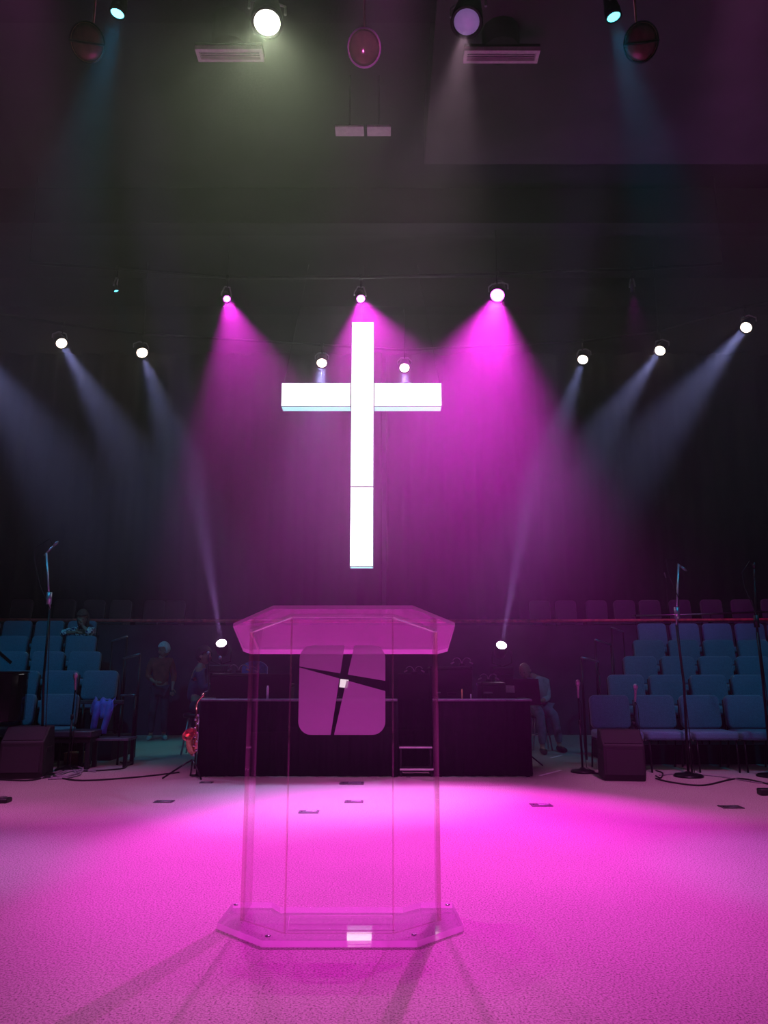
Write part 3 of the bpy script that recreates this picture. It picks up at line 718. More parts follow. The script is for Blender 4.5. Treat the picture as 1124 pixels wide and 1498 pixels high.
def tall_mic(pts, Y, lab, lit=True, curl=True, base_by=None):
    P = [atY(x, y, Y) for x, y in pts]; b = P[-1]; root = thing('tall_microphone_stand', lab, 'microphone stand', (b.x, Y, 0)); o = Vector((b.x, Y, 0))
    P = [p-o for p in P]; P[-1].z = 0
    m = MB(); round_base(m, .16); m.obj('base', BLKM, root)
    m = MB(); m.tube([P[2], P[3]+Vector((0, 0, .0)), P[-1]+Vector((0, 0, .04))] if len(P) > 4 else [P[2], P[-1]+Vector((0, 0, .04))], .015, 8); m.obj('lower_pole', BLKM, root)
    m = MB(); m.tube([P[1], P[2]], .011, 8); m.obj('upper_pole', TUBE if lit else BLKM, root)
    m = MB(); c = P[1].lerp(P[2], .8); m.tube([c+Vector((0, 0, .07)), c-Vector((0, 0, .07))], .03, 10); m.obj('collar', TUBE if lit else BLK, root)
    d = (P[0]-P[1]); m = MB(); m.tube([P[1]-d*.35, P[0]], .010, 8); m.lathe([(.012, 0), (.016, .05), (.004, .08)], P[0], d); m.obj('microphone', STEEL if lit else BLK, root)
    m = MB(); a = P[1]; m.tube([P[0]+Vector((0, 0, .0)), P[0]+Vector((-.05, 0, .09)), a+Vector((-.14, 0, .06)), a+Vector((-.13, 0, -.1)), a+Vector((-.03, -.012, -.4)), P[2]+Vector((.012, -.015, 0)), P[2].lerp(P[-1], .5)+Vector((.03, -.02, 0)), Vector((.05, -.05, .05))], .005, 5); m.obj('cable', MATTE, root)
tall_mic([(78, 799), (68, 809), (73, 892), (64, 990), (60, 1133)], 9.0, 'tall cyan-lit microphone stand rising over the left chairs', True)
tall_mic([(997, 829), (993, 826), (990, 915), (1001, 1000), (1008, 1141)], 9.0, 'tall cyan-lit microphone stand rising over the right chairs', True)
tall_mic([(1104, 832), (1104, 845), (1108, 925), (1116, 990), (1130, 1142)], 9.0, 'tall dark microphone stand at the right edge of the picture', False)
q = atY(977, 900, 14.9); t = atY(974, 838, 14.9); root = thing('thin_antenna_stand', 'thin dark pole standing on the gallery left of the right cyan-lit stand', 'stand', (q.x, 14.9, GZ))
m = MB(); m.tube([(0, 0, .02), (t.x-q.x, 0, t.z-GZ-.1)], .008, 6); m.obj('pole', BLKM, root); m = MB(); m.tube([(t.x-q.x, 0, t.z-GZ-.1), (t.x-q.x-.03, -.02, t.z-GZ)], .012, 6); m.obj('tip', STEEL, root); m = MB(); round_base(m, .12); m.obj('base', BLKM, root)

# ------------------------------------------------------------ floor monitors
def wedge(px0, px1, py0, py1, dep, lab, fl=1):
    b = atZ((px0+px1)/2, py1, 0); Y = b.y; a = atY(px0, py1, Y).x; c = atY(px1, py1, Y).x; w_ = c-a; h = atY(px0, py0, Y+.1).z
    root = thing('floor_monitor', lab, 'speaker', ((a+c)/2, Y, 0), R(-7*fl))
    prof = [(0, .0), (-.035, .07), (-.03, h*.72), (.16, h), (dep*.8, h), (dep, h*.35), (dep, 0)]
    m = MB(); m.prism([(-w_/2, y, z) for y, z in prof], (w_, 0, 0)); o = m.obj('cabinet', MATTE2, root)
    bv = o.modifiers.new('bevel', 'BEVEL'); bv.width = .015; bv.segments = 2
    d = Vector((0, .19, h*.28)).normalized(); n = Vector((0, -d.z, d.y)); c0 = Vector((0, -.03, h*.72))
    m = MB(); L = .19/d.y
    m.prism([c0+Vector((-w_*.45, 0, 0))+d*.02+n*.001, c0+Vector((w_*.45, 0, 0))+d*.02+n*.001, c0+Vector((w_*.45, 0, 0))+d*(L-.02)+n*.001, c0+Vector((-w_*.45, 0, 0))+d*(L-.02)+n*.001], n*.008); m.obj('grille', GRL, root)
    m = MB(); m.box((0, -.038, h*.38), (w_*.86, .008, h*.5), bev=.003); m.obj('front_grille', GRL, root)
    for s in (-1, 1):
        m = MB(); m.box((s*(w_/2+.002), dep*.45, h*.55), (.01, .16, .05), bev=.004); m.obj('handle', BLK, root)
MATTE2 = mat('textured_black_cabinet', (.012, .008, .012), .6, noise=80, bump=.3)
GRL = mat('grille_cloth', (.022, .014, .022), .7, noise=300, amt=.4, bump=.5, bscale=500)
wedge(885, 945, 1068, 1143, .42, 'black floor monitor speaker on the right, in front of the chairs', 1)
wedge(-2, 60, 1063, 1140, .42, 'black floor monitor speaker at the left edge below the piano', -1)

# ------------------------------------------------------------ grand piano at the left edge
GLOSS = mat('piano_black_lacquer', (.008, .008, .009), .08, noise=5, spec=.8)
Yp = 8.9; tz = atY(20, 985, Yp).z; bz_ = atY(20, 1056, Yp).z; ex = atY(27, 1010, Yp).x
root = thing('grand_piano', 'glossy black grand piano with raised lid at the left edge', 'piano', (ex-1.0, Yp, 0))
out = [(1.0-.35*(1-math.cos(t)), .4*math.sin(t)+.2) for t in arc(-PI/2, PI/2, 12)]
out = [(1.0*.35*math.cos(t)+.65, .35*math.sin(t)+.15) for t in arc(-PI/2, PI/2, 14)]+[(.2, .75), (-.4, 1.2), (-1.0, 1.3), (-1.0, -.2)]
m = MB(); m.prism([(x, y, bz_) for x, y in out], (0, 0, tz-bz_)); o = m.obj('case', GLOSS, root); bv = o.modifiers.new('bevel', 'BEVEL'); bv.width = .012; bv.segments = 2
m = MB(); m.prism([(x*1.01, y*1.01, tz+.001) for x, y in out], (0, 0, .02)); m.obj('rim', GLOSS, root)
l0 = atY(18, 968, Yp-.1); 
m = MB(); a = Vector((l0.x-(ex-1.0), -.1, l0.z)); m.prism([a, a+Vector((-1.2, 0, .95)), a+Vector((-1.8, 1.2, .95)), a+Vector((-.62, 1.2, .02))], (-.02, 0, -.03)); m.obj('lid', GLOSS, root)
m = MB(); m.tube([(-.3, .1, tz), (-.35, .12, tz+.5)], .01, 6); m.obj('lid_prop', BLK, root)
m = MB(); m.box((-.95, .5, tz-.06), (.3, 1.2, .03), bev=.005); m.obj('keyboard', WHITE, root)
for x, y in ((.6, .2), (-.8, -.05), (-.8, 1.15)):
    m = MB(); m.lathe([(.03, 0), (.035, .05), (.045, .1), (.06, bz_-.1), (.07, bz_)], (x, y, 0), n=16); m.obj('leg', GLOSS, root)

# ------------------------------------------------------------ bench, rail with jacket, box at left
ba = atY(120, 1079, 9.9); bb = atY(193, 1079, 9.9)
root = thing('low_bench', 'low narrow bench table with black legs in front of the left chairs', 'bench', ((ba.x+bb.x)/2, 9.95, 0)); w_ = bb.x-ba.x; zb = ba.z
m = MB(); m.box((0, 0, zb-.015), (w_, .34, .03), bev=.006); m.obj('top', TRIM, root)
for sx in (-1, 1):
    for sy in (-1, 1):
        m = MB(); m.box((sx*(w_/2-.04), sy*.13, (zb-.03)/2), (.045, .045, zb-.03), bev=.005); m.obj('leg', BLKM, root)
    m = MB(); m.box((sx*(w_/2-.04), 0, .03), (.03, .26, .03)); m.obj('stretcher', BLKM, root)
a = atY(0, 1068, 9.7); b = atY(119, 1068, 9.7); root = thing('piano_bench', 'padded black bench seat with pink sheen behind the left floor monitor', 'bench', ((a.x+b.x)/2+.35, 9.75, 0)); w_ = .75
w_ = (b.x-a.x)-.35
m = MB(); m.box((0, 0, a.z-.04), (w_, .36, .08), bev=.02, seg=3); m.obj('cushion', mat('black_vinyl', (.05, .04, .06), .35, noise=20), root)
m = MB(); m.box((0, 0, a.z-.11), (w_-.04, .3, .06)); m.obj('apron', BLK, root)
for sx in (-1, 1):
    for sy in (-1, 1):
        m = MB(); m.box((sx*(w_/2-.05), sy*.12, (a.z-.14)/2), (.05, .05, a.z-.14), bev=.005); m.obj('leg', BLK, root)
# barrier rail the jacket hangs on
ra = atY(119, 1027, 10.05); rb = atY(181, 1027, 10.05)
root = thing('coat_barrier', 'dark low barrier rail between bench and chairs carrying the blue jacket', 'rail', ((ra.x+rb.x)/2, 10.05, 0)); w_ = rb.x-ra.x
m = MB(); m.box((0, 0, ra.z), (w_, .06, .05), bev=.012); m.obj('top_bar', mat('dark_vinyl_pad', (.06, .05, .07), .6, noise=20), root)
for s in (-1, 1):
    m = MB(); m.tube([(s*(w_/2-.03), 0, 0), (s*(w_/2-.03), 0, ra.z)], .014, 8); m.obj('post', BLKM, root)
m = MB(); m.tube([(-w_/2+.03, 0, ra.z*.55), (w_/2-.03, 0, ra.z*.55)], .01, 8); m.obj('cross_bar', BLKM, root)
# jacket draped over it
JK = mat('periwinkle_blue_cloth', (.16, .20, .85), .85, noise=12, amt=.25, bump=.4, bscale=30, sheen=.2)
ja = atY(136, 1018, 10.0); jb = atY(167, 1018, 10.0); jz = ra.z+.03
root = thing('blue_jacket', 'periwinkle blue jacket draped over the low barrier with sleeves hanging', 'jacket', ((ja.x+jb.x)/2, 10.05, ra.z)); w_ = jb.x-ja.x
m = MB(); nx, ny = 14, 12; g_ = []
for j in range(ny+1):
    row = []
    for i in range(nx+1):
        u = i/nx*2-1; v = j/ny
        if v < .5: y = -.045-.02*math.sin(u*7)-.03*(0.5-v); y -= .03; z = .04-(.5-v)*2*(.20+.05*math.sin(u*4+1))
        else: y = -.045+(v-.5)*2*.12+.01*math.sin(u*5); z = .045+.02*math.sin(v*9)+.015*math.cos(u*6)-(v-.5)*2*.10*(1 if v > .8 else .2)
        row.append(m.bm.verts.new((u*w_/2*(1+.1*math.sin(v*8)), y, z+.015*math.sin(u*9+v*5))))
    g_.append(row)
for j in range(ny):
    for i in range(nx):
        f = m.bm.faces.new((g_[j][i], g_[j][i+1], g_[j+1][i+1], g_[j+1][i])); f.smooth = True
o = m.obj('body', JK, root); md = o.modifiers.new('t', 'SOLIDIFY'); md.thickness = .012
for x0_, dx in ((-.07, -.02), (.085, -.04)):
    m = MB(); m.tube([(x0_, -.055, .01), (x0_+.01, -.075, -.10), (x0_+dx*.3, -.08, -.20), (x0_+dx, -.07, -.30), (x0_+dx*1.1, -.07, -.38)], [.035, .045, .042, .038, .034], 10); m.obj('sleeve', JK, root)
# small wooden box
a = atZ(92, 1119, 0); b = atZ(116, 1119, 0); root = thing('wooden_box', 'small wooden box on the floor behind the pink-lit microphone base', 'box', ((a.x+b.x)/2, a.y+.12, 0))
m = MB(); m.box((0, 0, .065), (b.x-a.x, .2, .13), bev=.006); m.obj('body', WOOD, root); m = MB(); m.box((0, 0, .136), (b.x-a.x+.01, .21, .012), bev=.003); m.obj('lid', WOOD, root)
# bag under the bench
q = atZ(157, 1098, 0); root = thing('shoulder_bag', 'small dark grey bag lying under the low bench', 'bag', (q.x, q.y, 0))
m = MB(); m.box((0, 0, .06), (.22, .14, .12), bev=.04, seg=3); m.obj('body', GSEAT, root); m = MB(); m.tube([(-.08, 0, .10), (-.05, -.04, .16), (.05, -.05, .165), (.08, -.02, .10)], .008, 6); m.obj('strap', STEEL, root)

# ------------------------------------------------------------ saxophone on its stand
b = atZ(289, 1134, 0); sx_t = atY(300, 1010, b.y)
root = thing('saxophone', 'brass saxophone upright on a black stand at the left end of the pit', 'saxophone', (b.x, b.y-.25, 0)); H = sx_t.z
X = lambda px: atY(px, 1070, b.y-.22).x-b.x
body = [(X(287), 0, .80), (X(287.5), 0, .66), (X(288), 0, .5), (X(288.5), 0, .37), (X(287.5), 0, .29), (X(285), -.01, .265), (X(282), -.025, .30), (X(280.5), -.04, .36), (X(280.5), -.055, .42), (X(281), -.07, .46)]
m = MB(); m.tube(body, [.012, .016, .022, .028, .031, .033, .035, .038, .044, .054], 16); m.obj('body_tube', BRASS, root)
m = MB(); c = Vector(body[-1]); d = Vector((-.35, -.8, .62)).normalized(); m.lathe([(.054, -.01), (.066, .01), (.078, .022), (.08, .026), (.07, .018), (.05, -.005), (.02, -.03)], c, d, 24); m.obj('bell', mat('red_lacquer_brass', (.85, .12, .14), .25, .8, noise=20), root)
m = MB(); m.tube([(X(287), 0, H*.8), (X(286.5), 0, H*.85), (X(289), 0, H*.89), (X(294), 0, H*.93), (X(299), 0, H*.985)], [.013, .013, .012, .010, .008], 10); m.obj('neck', BRASS, root)
m = MB(); m.tube([(X(298), 0, H*.98), (X(303), -.01, H*1.0)], [.012, .008], 10); m.obj('mouthpiece', BLK, root)
for k in range(10):
    z = H*(.72-.05*k); m = MB(); m.lathe([(.014, 0), (.014, .006), (.005, .008)], (X(288.5)+.012*(-1)**k, -.03, z), (0, -1, 0), 12); m.obj('key', CHROME, root)
m = MB(); m.tube([(X(290)+.012, -.03, H*.74), (X(291)+.012, -.035, H*.28)], .004, 6); m.obj('key_rod', CHROME, root)
ss = thing('saxophone_stand', 'black folding stand holding the saxophone', 'stand', (b.x+.0, b.y-.26, 0))
for dx, dy in ((-.3, -.1), (.14, -.16), (-.05, .14)):
    m = MB(); m.tube([(0, 0, .2), (dx*.35, dy*.35, .14), (dx, dy, .012)], .010, 6); m.obj('leg', BLKM, ss)
m = MB(); m.tube([(0.02, .02, .1), (.03, .03, H*.6)], .010, 6); m.tube([(.03, .03, H*.45), (.0, -.045, H*.45)], .008, 6); m.obj('post', BLKM, ss)

# ------------------------------------------------------------ floor pockets, tape marks, cables
def pocket(px, py, lab, s=1.0):
    q = atZ(px, py, 0); root = thing('floor_pocket', lab, 'floor plate', (q.x, q.y, 0))
    m = MB(); m.box((0, 0, .003), (.17*s, .12*s, .006), bev=.002); m.obj('plate', mat('dull_floor_plate', (.10, .09, .10), .4, .6, noise=60, amt=.4), root)
    m = MB(); m.box((.02*s, 0, .008), (.09*s, .07*s, .005), bev=.002); m.obj('flap', STEEL, root)
    m = MB(); m.lathe([(.006, 0), (.006, .004)], (-.06*s, 0, .006), n=8); m.obj('screw', BLKM, root)
pocket(240, 1173, 'small metal floor plate on the carpet left of the lectern')
pocket(452, 1188, 'small metal floor plate seen through the lectern, nearer one')
pocket(518, 1173, 'small metal floor plate seen through the lectern, farther one')
pocket(792, 1178, 'small metal floor plate on the carpet right of the lectern', 1.1)
pocket(1070, 1181, 'small metal floor plate near the right edge of the carpet', 1.1)
pocket(515, 1146, 'wide dark floor plate just in front of the pit skirt', 1.5)
pocket(302, 1145, 'thin dark floor plate in front of the saxophone stand', .8)
def tape(p, q_, lab):
    a = atZ(*p, 0); b = atZ(*q_, 0); d = (b-a); n = Vector((-d.y, d.x, 0)).normalized()*.02
    m = MB(); m.prism([a+n+Vector((0, 0, .001)), b+n+Vector((0, 0, .001)), b-n+Vector((0, 0, .001)), a-n+Vector((0, 0, .001))], (0, 0, .002)); tag(m.obj('tape_strip', WHITE), lab, 'tape')
tape((790, 1135), (821, 1127), 'white tape strip on the floor right of the pit'); tape((806, 1109), (822, 1105), 'short pale tape strip on the floor near the seated man')
m = MB(); pts_ = []
def cable(pxs, lab, r=.009, mt=MATTE, loop=None):
    pts = [atZ(x, y, 0)+Vector((0, 0, r)) for x, y in pxs]; sm = []
    for i in range(len(pts)-1):
        p0 = pts[max(i-1, 0)]; p1_, p2 = pts[i], pts[i+1]; p3 = pts[min(i+2, len(pts)-1)]
        for k in range(6):
            t = k/6; sm.append(.5*((2*p1_)+(p2-p0)*t+(2*p0-5*p1_+4*p2-p3)*t*t+(-p0+3*p1_-3*p2+p3)*t**3))
    sm.append(pts[-1]); m = MB(); m.tube(sm, r, 6); tag(m.obj('cable', mt), lab, 'cable')
CAB = mat('grey_cable_rubber', (.25, .22, .26), .5, noise=30)
cable([(-10, 1141), (40, 1143), (75, 1138), (120, 1143), (200, 1138), (262, 1131)], 'long black cable running right from the left monitor along the floor')
cable([(60, 1140), (85, 1130), (115, 1124), (120, 1130), (95, 1137), (80, 1134), (100, 1127), (118, 1133), (100, 1139), (70, 1141)], 'coiled grey cable heap beside the left floor monitor', .011, CAB)
cable([(85, 1136), (105, 1129), (110, 1133), (92, 1138), (75, 1138), (95, 1130), (118, 1128), (140, 1130)], 'second grey coil lying over the cable heap at left', .010, CAB)
cable([(118, 1129), (150, 1128), (180, 1125), (184, 1120), (176, 1116)], 'black cable looping toward the bench leg at left')
cable([(62, 1128), (72, 1124), (74, 1130), (66, 1136), (60, 1134)], 'small black cable loop right beside the left monitor', .008)
cable([(858, 1131), (876, 1133), (884, 1134)], 'short black cable between round base and right monitor')
cable([(960, 1140), (985, 1146), (1030, 1150), (1080, 1140), (1124, 1148)], 'black cable winding along the floor at the right')
cable([(965, 1135), (1010, 1133), (1060, 1138), (1110, 1146), (1140, 1145)], 'thin grey cable at the right in front of the chairs', .007, CAB)
cable([(960, 1128), (970, 1132), (967, 1139), (960, 1136)], 'small cable loop at the right corner of the right monitor', .008)
q = atZ(1120, 1163, 0); root = thing('cable_box', 'small black connector box at the right edge of the carpet', 'box', (q.x, q.y, 0)); m = MB(); m.box((0, 0, .03), (.12, .1, .06), bev=.012); m.obj('body', BLK, root); m = MB(); m.tube([(.05, 0, .03), (.4, .05, .008)], .006, 6); m.obj('lead', MATTE, root)
q = atZ(12, 1174, 0); root = thing('floor_wedge_block', 'flat dark block on the carpet at the far left edge', 'block', (q.x-.1, q.y, 0)); m = MB(); m.box((0, 0, .02), (.22, .12, .04), bev=.01); m.obj('body', BLK, root); m = MB(); m.box((.05, 0, .045), (.05, .06, .01)); m.obj('plate', STEEL, root)

# ------------------------------------------------------------ people
def skinmesh(name, nodes, links, mt, parent, sub=2):
    """nodes: {name: (x,y,z,r)}"""
    me = bpy.data.meshes.new(name); keys = list(nodes); idx = {k: i for i, k in enumerate(keys)}
    me.from_pydata([nodes[k][:3] for k in keys], [(idx[a], idx[b]) for a, b in links], [])
    o = bpy.data.objects.new(name, me); COL.objects.link(o); o.parent = parent
    md = o.modifiers.new('skin', 'SKIN'); md.use_smooth_shade = True
    roots = set(); adj = {}
    for a, b in links: adj.setdefault(a, []).append(b); adj.setdefault(b, []).append(a)
    seen = set()
    sv = me.skin_vertices[0].data
    for k in keys:
        r = nodes[k][3]; rr = r if isinstance(r, tuple) else (r, r)
        sv[idx[k]].radius = rr; sv[idx[k]].use_root = False
    for k in keys:
        if k in seen: continue
        st_ = [k]; comp = []
        while st_:
            c = st_.pop()
            if c in seen: continue
            seen.add(c); comp.append(c); st_ += adj.get(c, [])
        sv[idx[comp[0]]].use_root = True
    s2 = o.modifiers.new('sub', 'SUBSURF'); s2.levels = sub; s2.render_levels = sub
    me.materials.append(mt); return o
def person(J, label, loc, rz, skin, shirt, trouser, shoe, hair, hairstyle, scale=1.0):
    root = thing('person', label, 'person', loc, rz); root.scale = (scale,)*3
    V = {k: Vector(v) for k, v in J.items()}
    N = {}; L = []
    def n(k, p, r): N[k] = (p[0], p[1], p[2], r)
    pel, ch, nk, hd = V['pelvis'], V['chest'], V['neck'], V['head']
    n('pelvis', pel, (.13, .10)); n('waist', pel.lerp(ch, .45), (.125, .095)); n('chest', ch, (.15, .11)); n('neck0', nk, .06); n('neck1', nk.lerp(hd, .4), .05)
    L += [('pelvis', 'waist'), ('waist', 'chest'), ('chest', 'neck0'), ('neck0', 'neck1')]
    for s in 'lr':
        sh, el, wr, hp, kn, an, to = (V[s+k] for k in ('sh', 'el', 'wr', 'hip', 'kn', 'an', 'toe'))
        n(s+'sh', sh, .055); n(s+'ua', sh.lerp(el, .5), .048); n(s+'el', el, .038); n(s+'fa', el.lerp(wr, .4), .037); n(s+'wr', wr, .024)
        hdv = (V[s+'hand']-wr).normalized(); n(s+'pm', wr+hdv*.07, (.036, .016))
        n(s+'hip', hp, .085); n(s+'th', hp.lerp(kn, .5), .075); n(s+'kn', kn, .055); n(s+'cf', kn.lerp(an, .4), .052); n(s+'an', an, .035); n(s+'toe', to, .035)
        L += [('chest', s+'sh'), (s+'sh', s+'ua'), (s+'ua', s+'el'), (s+'el', s+'fa'), (s+'fa', s+'wr'), (s+'wr', s+'pm'), ('pelvis', s+'hip'), (s+'hip', s+'th'), (s+'th', s+'kn'), (s+'kn', s+'cf'), (s+'cf', s+'an'), (s+'an', s+'toe')]
        # fingers and thumb, each a chain of its own rooted in the palm
        side = hdv.cross(Vector((0, 0, 1))); side = side.normalized() if side.length > .1 else Vector((0, -1, 0))
        curl = hdv.cross(side).normalized()*(.02)
        for f, (of, ln) in enumerate(((-.027, .062), (-.009, .075), (.009, .070), (.027, .055))):
            a = wr+hdv*.075+side*of; b = wr+hdv*(.085+ln*.45)+side*of*1.1+curl*.5; c = wr+hdv*(.085+ln*.85)+side*of*1.15+curl*1.6
            n(s+'f%da' % f, a, .009); n(s+'f%db' % f, b, .0085); n(s+'f%dc' % f, c, .007); L += [(s+'f%da' % f, s+'f%db' % f), (s+'f%db' % f, s+'f%dc' % f)]
        a = wr+hdv*.03-side*.02; n(s+'t0', a, .011); n(s+'t1', a+hdv*.03-side*.03+curl, .010); n(s+'t2', a+hdv*.06-side*.04+curl*1.5, .008); L += [(s+'t0', s+'t1'), (s+'t1', s+'t2')]
    body = skinmesh('body', N, L, skin, root)
    # head with nose, ears
    fw = V['face'].normalized(); up = Vector((0, 0, 1)); rt_ = fw.cross(up).normalized(); up = rt_.cross(fw).normalized()
    Mx = Matrix((rt_, -fw, up)).transposed().to_4x4(); Mx.translation = hd
    m = MB(); q = bmesh.ops.create_uvsphere(m.bm, u_segments=24, v_segments=18, radius=1)['verts']
    for v in q:
        x, y, z = v.co; w2 = .078*(1-.18*max(0, -z)); d2 = .098
        jaw = max(0, -z-.2); yy = y*d2-(.012*jaw if y < 0 else -.03*jaw)
        nz = math.exp(-((x*1.0)**2)/.02-((z+.1)**2)/.04)*(.028 if y < 0 else 0)
        eye = (math.exp(-((abs(x)-.36)**2)/.02-((z-.1)**2)/.012))*(.009 if y < 0 else 0)
        mouth = math.exp(-(x**2)/.08-((z+.48)**2)/.004)*(.005 if y < 0 else 0)
        v.co = Vector((x*w2, yy-nz+eye+mouth, z*.118))
    for f in m.bm.faces: f.smooth = True
    for s in (-1, 1): m.lathe([(.012, -.004), (.024, 0), (.026, .008), (.014, .014)], (s*.074, .008, -.005), (s, -.3, 0), 12)
    m.bm.transform(Mx); m.obj('head', skin, root)
    m = MB()
    for s in (-1, 1): m.lathe([(.001, -.008), (.010, -.005), (.011, 0), (.006, .005), (.001, .006)], (s*.028, -.083, .012), (0, -1, 0), 10)
    m.bm.transform(Mx); m.obj('eyes', EYEM, root)
    m = MB(); m.box((0, -.088, -.055), (.04, .01, .008), bev=.003); m.bm.transform(Mx); m.obj('mouth', LIP, root)
    if hairstyle:
        m = MB(); q = bmesh.ops.create_uvsphere(m.bm, u_segments=24, v_segments=16, radius=1)['verts']
        for v in q:
            x, y, z = v.co; lw = 1.0
            if hairstyle == 'long' and z < 0: z = z*(2.6 if y > -.2 else .2); lw = 1.05
            if hairstyle == 'short' and z < 0: z *= .75
            if hairstyle == 'fringe' and z < .1: z = .1+(z-.1)*(.9 if y > .0 else .05)
            jt = 1+.03*math.sin(x*17+z*11)
            v.co = Vector((x*.087*lw*jt, y*.105*jt+.014, z*.125+.022+(.02 if y < -.3 and z < .4 else 0)))
        dele = [v for v in m.bm.verts if v.co.y < -.035 and v.co.z < .055]
        bmesh.ops.delete(m.bm, geom=dele, context='VERTS')
        for f in m.bm.faces: f.smooth = True
        m.bm.transform(Mx); o = m.obj('hair', hair, root); md = o.modifiers.new('t', 'SOLIDIFY'); md.thickness = .012
    # clothing
    C = {}; CL = []
    for k in ('pelvis', 'waist', 'chest'):
        r = N[k][3]; C[k] = (*N[k][:3], (r[0]+.022, r[1]+.022))
    C['neck0'] = (*(nk-Vector((0, 0, .03))), .072); CL += [('pelvis', 'waist'), ('waist', 'chest'), ('chest', 'neck0')]
    for s in 'lr':
        for k in ('sh', 'ua', 'el'): C[s+k] = (*N[s+k][:3], N[s+k][3]+.018)
        C[s+'fa'] = (*Vector(N[s+'el'][:3]).lerp(Vector(N[s+'wr'][:3]), .55), N[s+'fa'][3]+.012)
        CL += [('chest', s+'sh'), (s+'sh', s+'ua'), (s+'ua', s+'el'), (s+'el', s+'fa')]
    skinmesh('shirt', C, CL, shirt, root)
    T = {'pelvis': (*N['pelvis'][:3], (.15, .12))}; TL = []
    for s in 'lr':
        for k in ('hip', 'th', 'kn', 'cf'): T[s+k] = (*N[s+k][:3], N[s+k][3]+.014)
        T[s+'an'] = (*(V[s+'an']+Vector((0, 0, .03))), .055); TL += [('pelvis', s+'hip'), (s+'hip', s+'th'), (s+'th', s+'kn'), (s+'kn', s+'cf'), (s+'cf', s+'an')]
    skinmesh('trousers', T, TL, trouser, root)
    for s in 'lr':
        an, to = V[s+'an'], V[s+'toe']; d = (to-an); d.z = 0; d.normalize()
        heel = Vector((an.x, an.y, .05 if an.z < .2 else an.z-.05))-d*.05; toe = Vector((to.x, to.y, heel.z-.012))+d*.04
        m = MB(); m.tube([heel-d*.02, heel+d*.03, heel.lerp(toe, .6), toe], [.03, .045, .046, .028], 12); m.obj('shoe', shoe, root)
    return root
EYEM = mat('dark_eye', (.03, .02, .02), .2, noise=10); LIP = mat('lips', (.35, .12, .1), .5, noise=10)
# standing man with white hair, left
P = atZ(230, 1082, 0)
J = dict(pelvis=(0, 0, .92), chest=(0, -.01, 1.28), neck=(.0, -.03, 1.47), head=(.03, -.07, 1.60), face=(-.9, -.6, -.25),
 lsh=(-.17, -.01, 1.40), lel=(-.23, -.04, 1.13), lwr=(-.10, -.22, 1.02), lhand=(0, -.3, 1.04), rsh=(.17, 0, 1.40), rel=(.24, .04, 1.12), rwr=(.22, -.1, .92), rhand=(.22, -.14, .8),
 lhip=(-.09, 0, .88), lkn=(-.11, -.04, .48), lan=(-.12, 0, .08), ltoe=(-.15, -.16, .045), rhip=(.09, 0, .88), rkn=(.10, -.02, .48), ran=(.11, .04, .08), rtoe=(.14, -.11, .045))
person(J, 'person with white hair in a brown shirt and dark trousers standing in the left aisle', (P.x, P.y, 0), R(15), SKIN,
 mat('brown_shirt', (.30, .08, .05), .85, noise=10, bump=.3, bscale=25), mat('dark_jeans', (.03, .05, .08), .9, noise=14, bump=.3), mat('pale_shoe', (.4, .5, .5), .6, noise=10), mat('white_hair', (.75, .8, .8), .7, noise=60, bump=.5), 'short', .93)
# seated bald man, right
P = atZ(812, 1097, 0); Yc = P.y-.1
def w(px, py, dy=0): q = atY(px, py, Yc+dy); return Vector((q.x, q.y, q.z))
o_ = w(790, 1040); o_.z = 0
def l(px, py, dy=0): return tuple(w(px, py, dy)-o_)
J = dict(pelvis=l(789, 1030, .1), chest=l(788, 1003, .0), neck=l(779, 990, -.08), head=l(768, 981, -.14), face=(-.55, -.7, -.5),
 lsh=l(776, 998, -.14), lel=l(771, 1018, -.2), lwr=l(778, 1028, -.34), lhand=l(784, 1027, -.38), rsh=l(799, 998, .08), rel=l(801, 1022, .0), rwr=l(790, 1026, -.25), rhand=l(783, 1022, -.33),
 lhip=l(783, 1036, .0), lkn=l(791, 1046, -.42), lan=l(794, 1087, -.45), ltoe=l(797, 1093, -.6), rhip=l(794, 1034, .12), rkn=l(811, 1046, -.2), ran=l(819, 1088, -.15), rtoe=l(826, 1092, -.32))
for s in 'lr':
    a = list(J[s+'an']); a[2] = .08; J[s+'an'] = tuple(a); a = list(J[s+'toe']); a[2] = .045; J[s+'toe'] = tuple(a)
person(J, 'bald person in a grey long shirt seated with head bowed behind the right music stand', tuple(o_), 0, SKIN,
 mat('grey_shirt', (.42, .40, .42), .85, noise=10, bump=.3, bscale=25), mat('grey_jeans', (.16, .18, .24), .9, noise=14, bump=.3), BLK, None, None)
sp = Vector(J['pelvis'])+o_; root = thing('round_stool', 'black round stool under the seated bald person', 'stool', (sp.x, sp.y, 0)); sh = sp.z-.13
m = MB(); m.lathe([(.16, sh-.06), (.17, sh-.04), (.17, sh-.01), (.15, sh)], n=24); m.obj('seat', BLK, root)
for k in range(4):
    t = PI/4+k*PI/2; m = MB(); m.tube([(.1*math.cos(t), .1*math.sin(t), sh-.05), (.2*math.cos(t), .2*math.sin(t), 0.005)], .012, 8); m.obj('leg', STEEL, root)
m = MB(); m.tube([(.16*math.cos(t), .16*math.sin(t), .22) for t in arc(0, 2*PI, 20)], .008, 6); m.obj('foot_ring', STEEL, root)
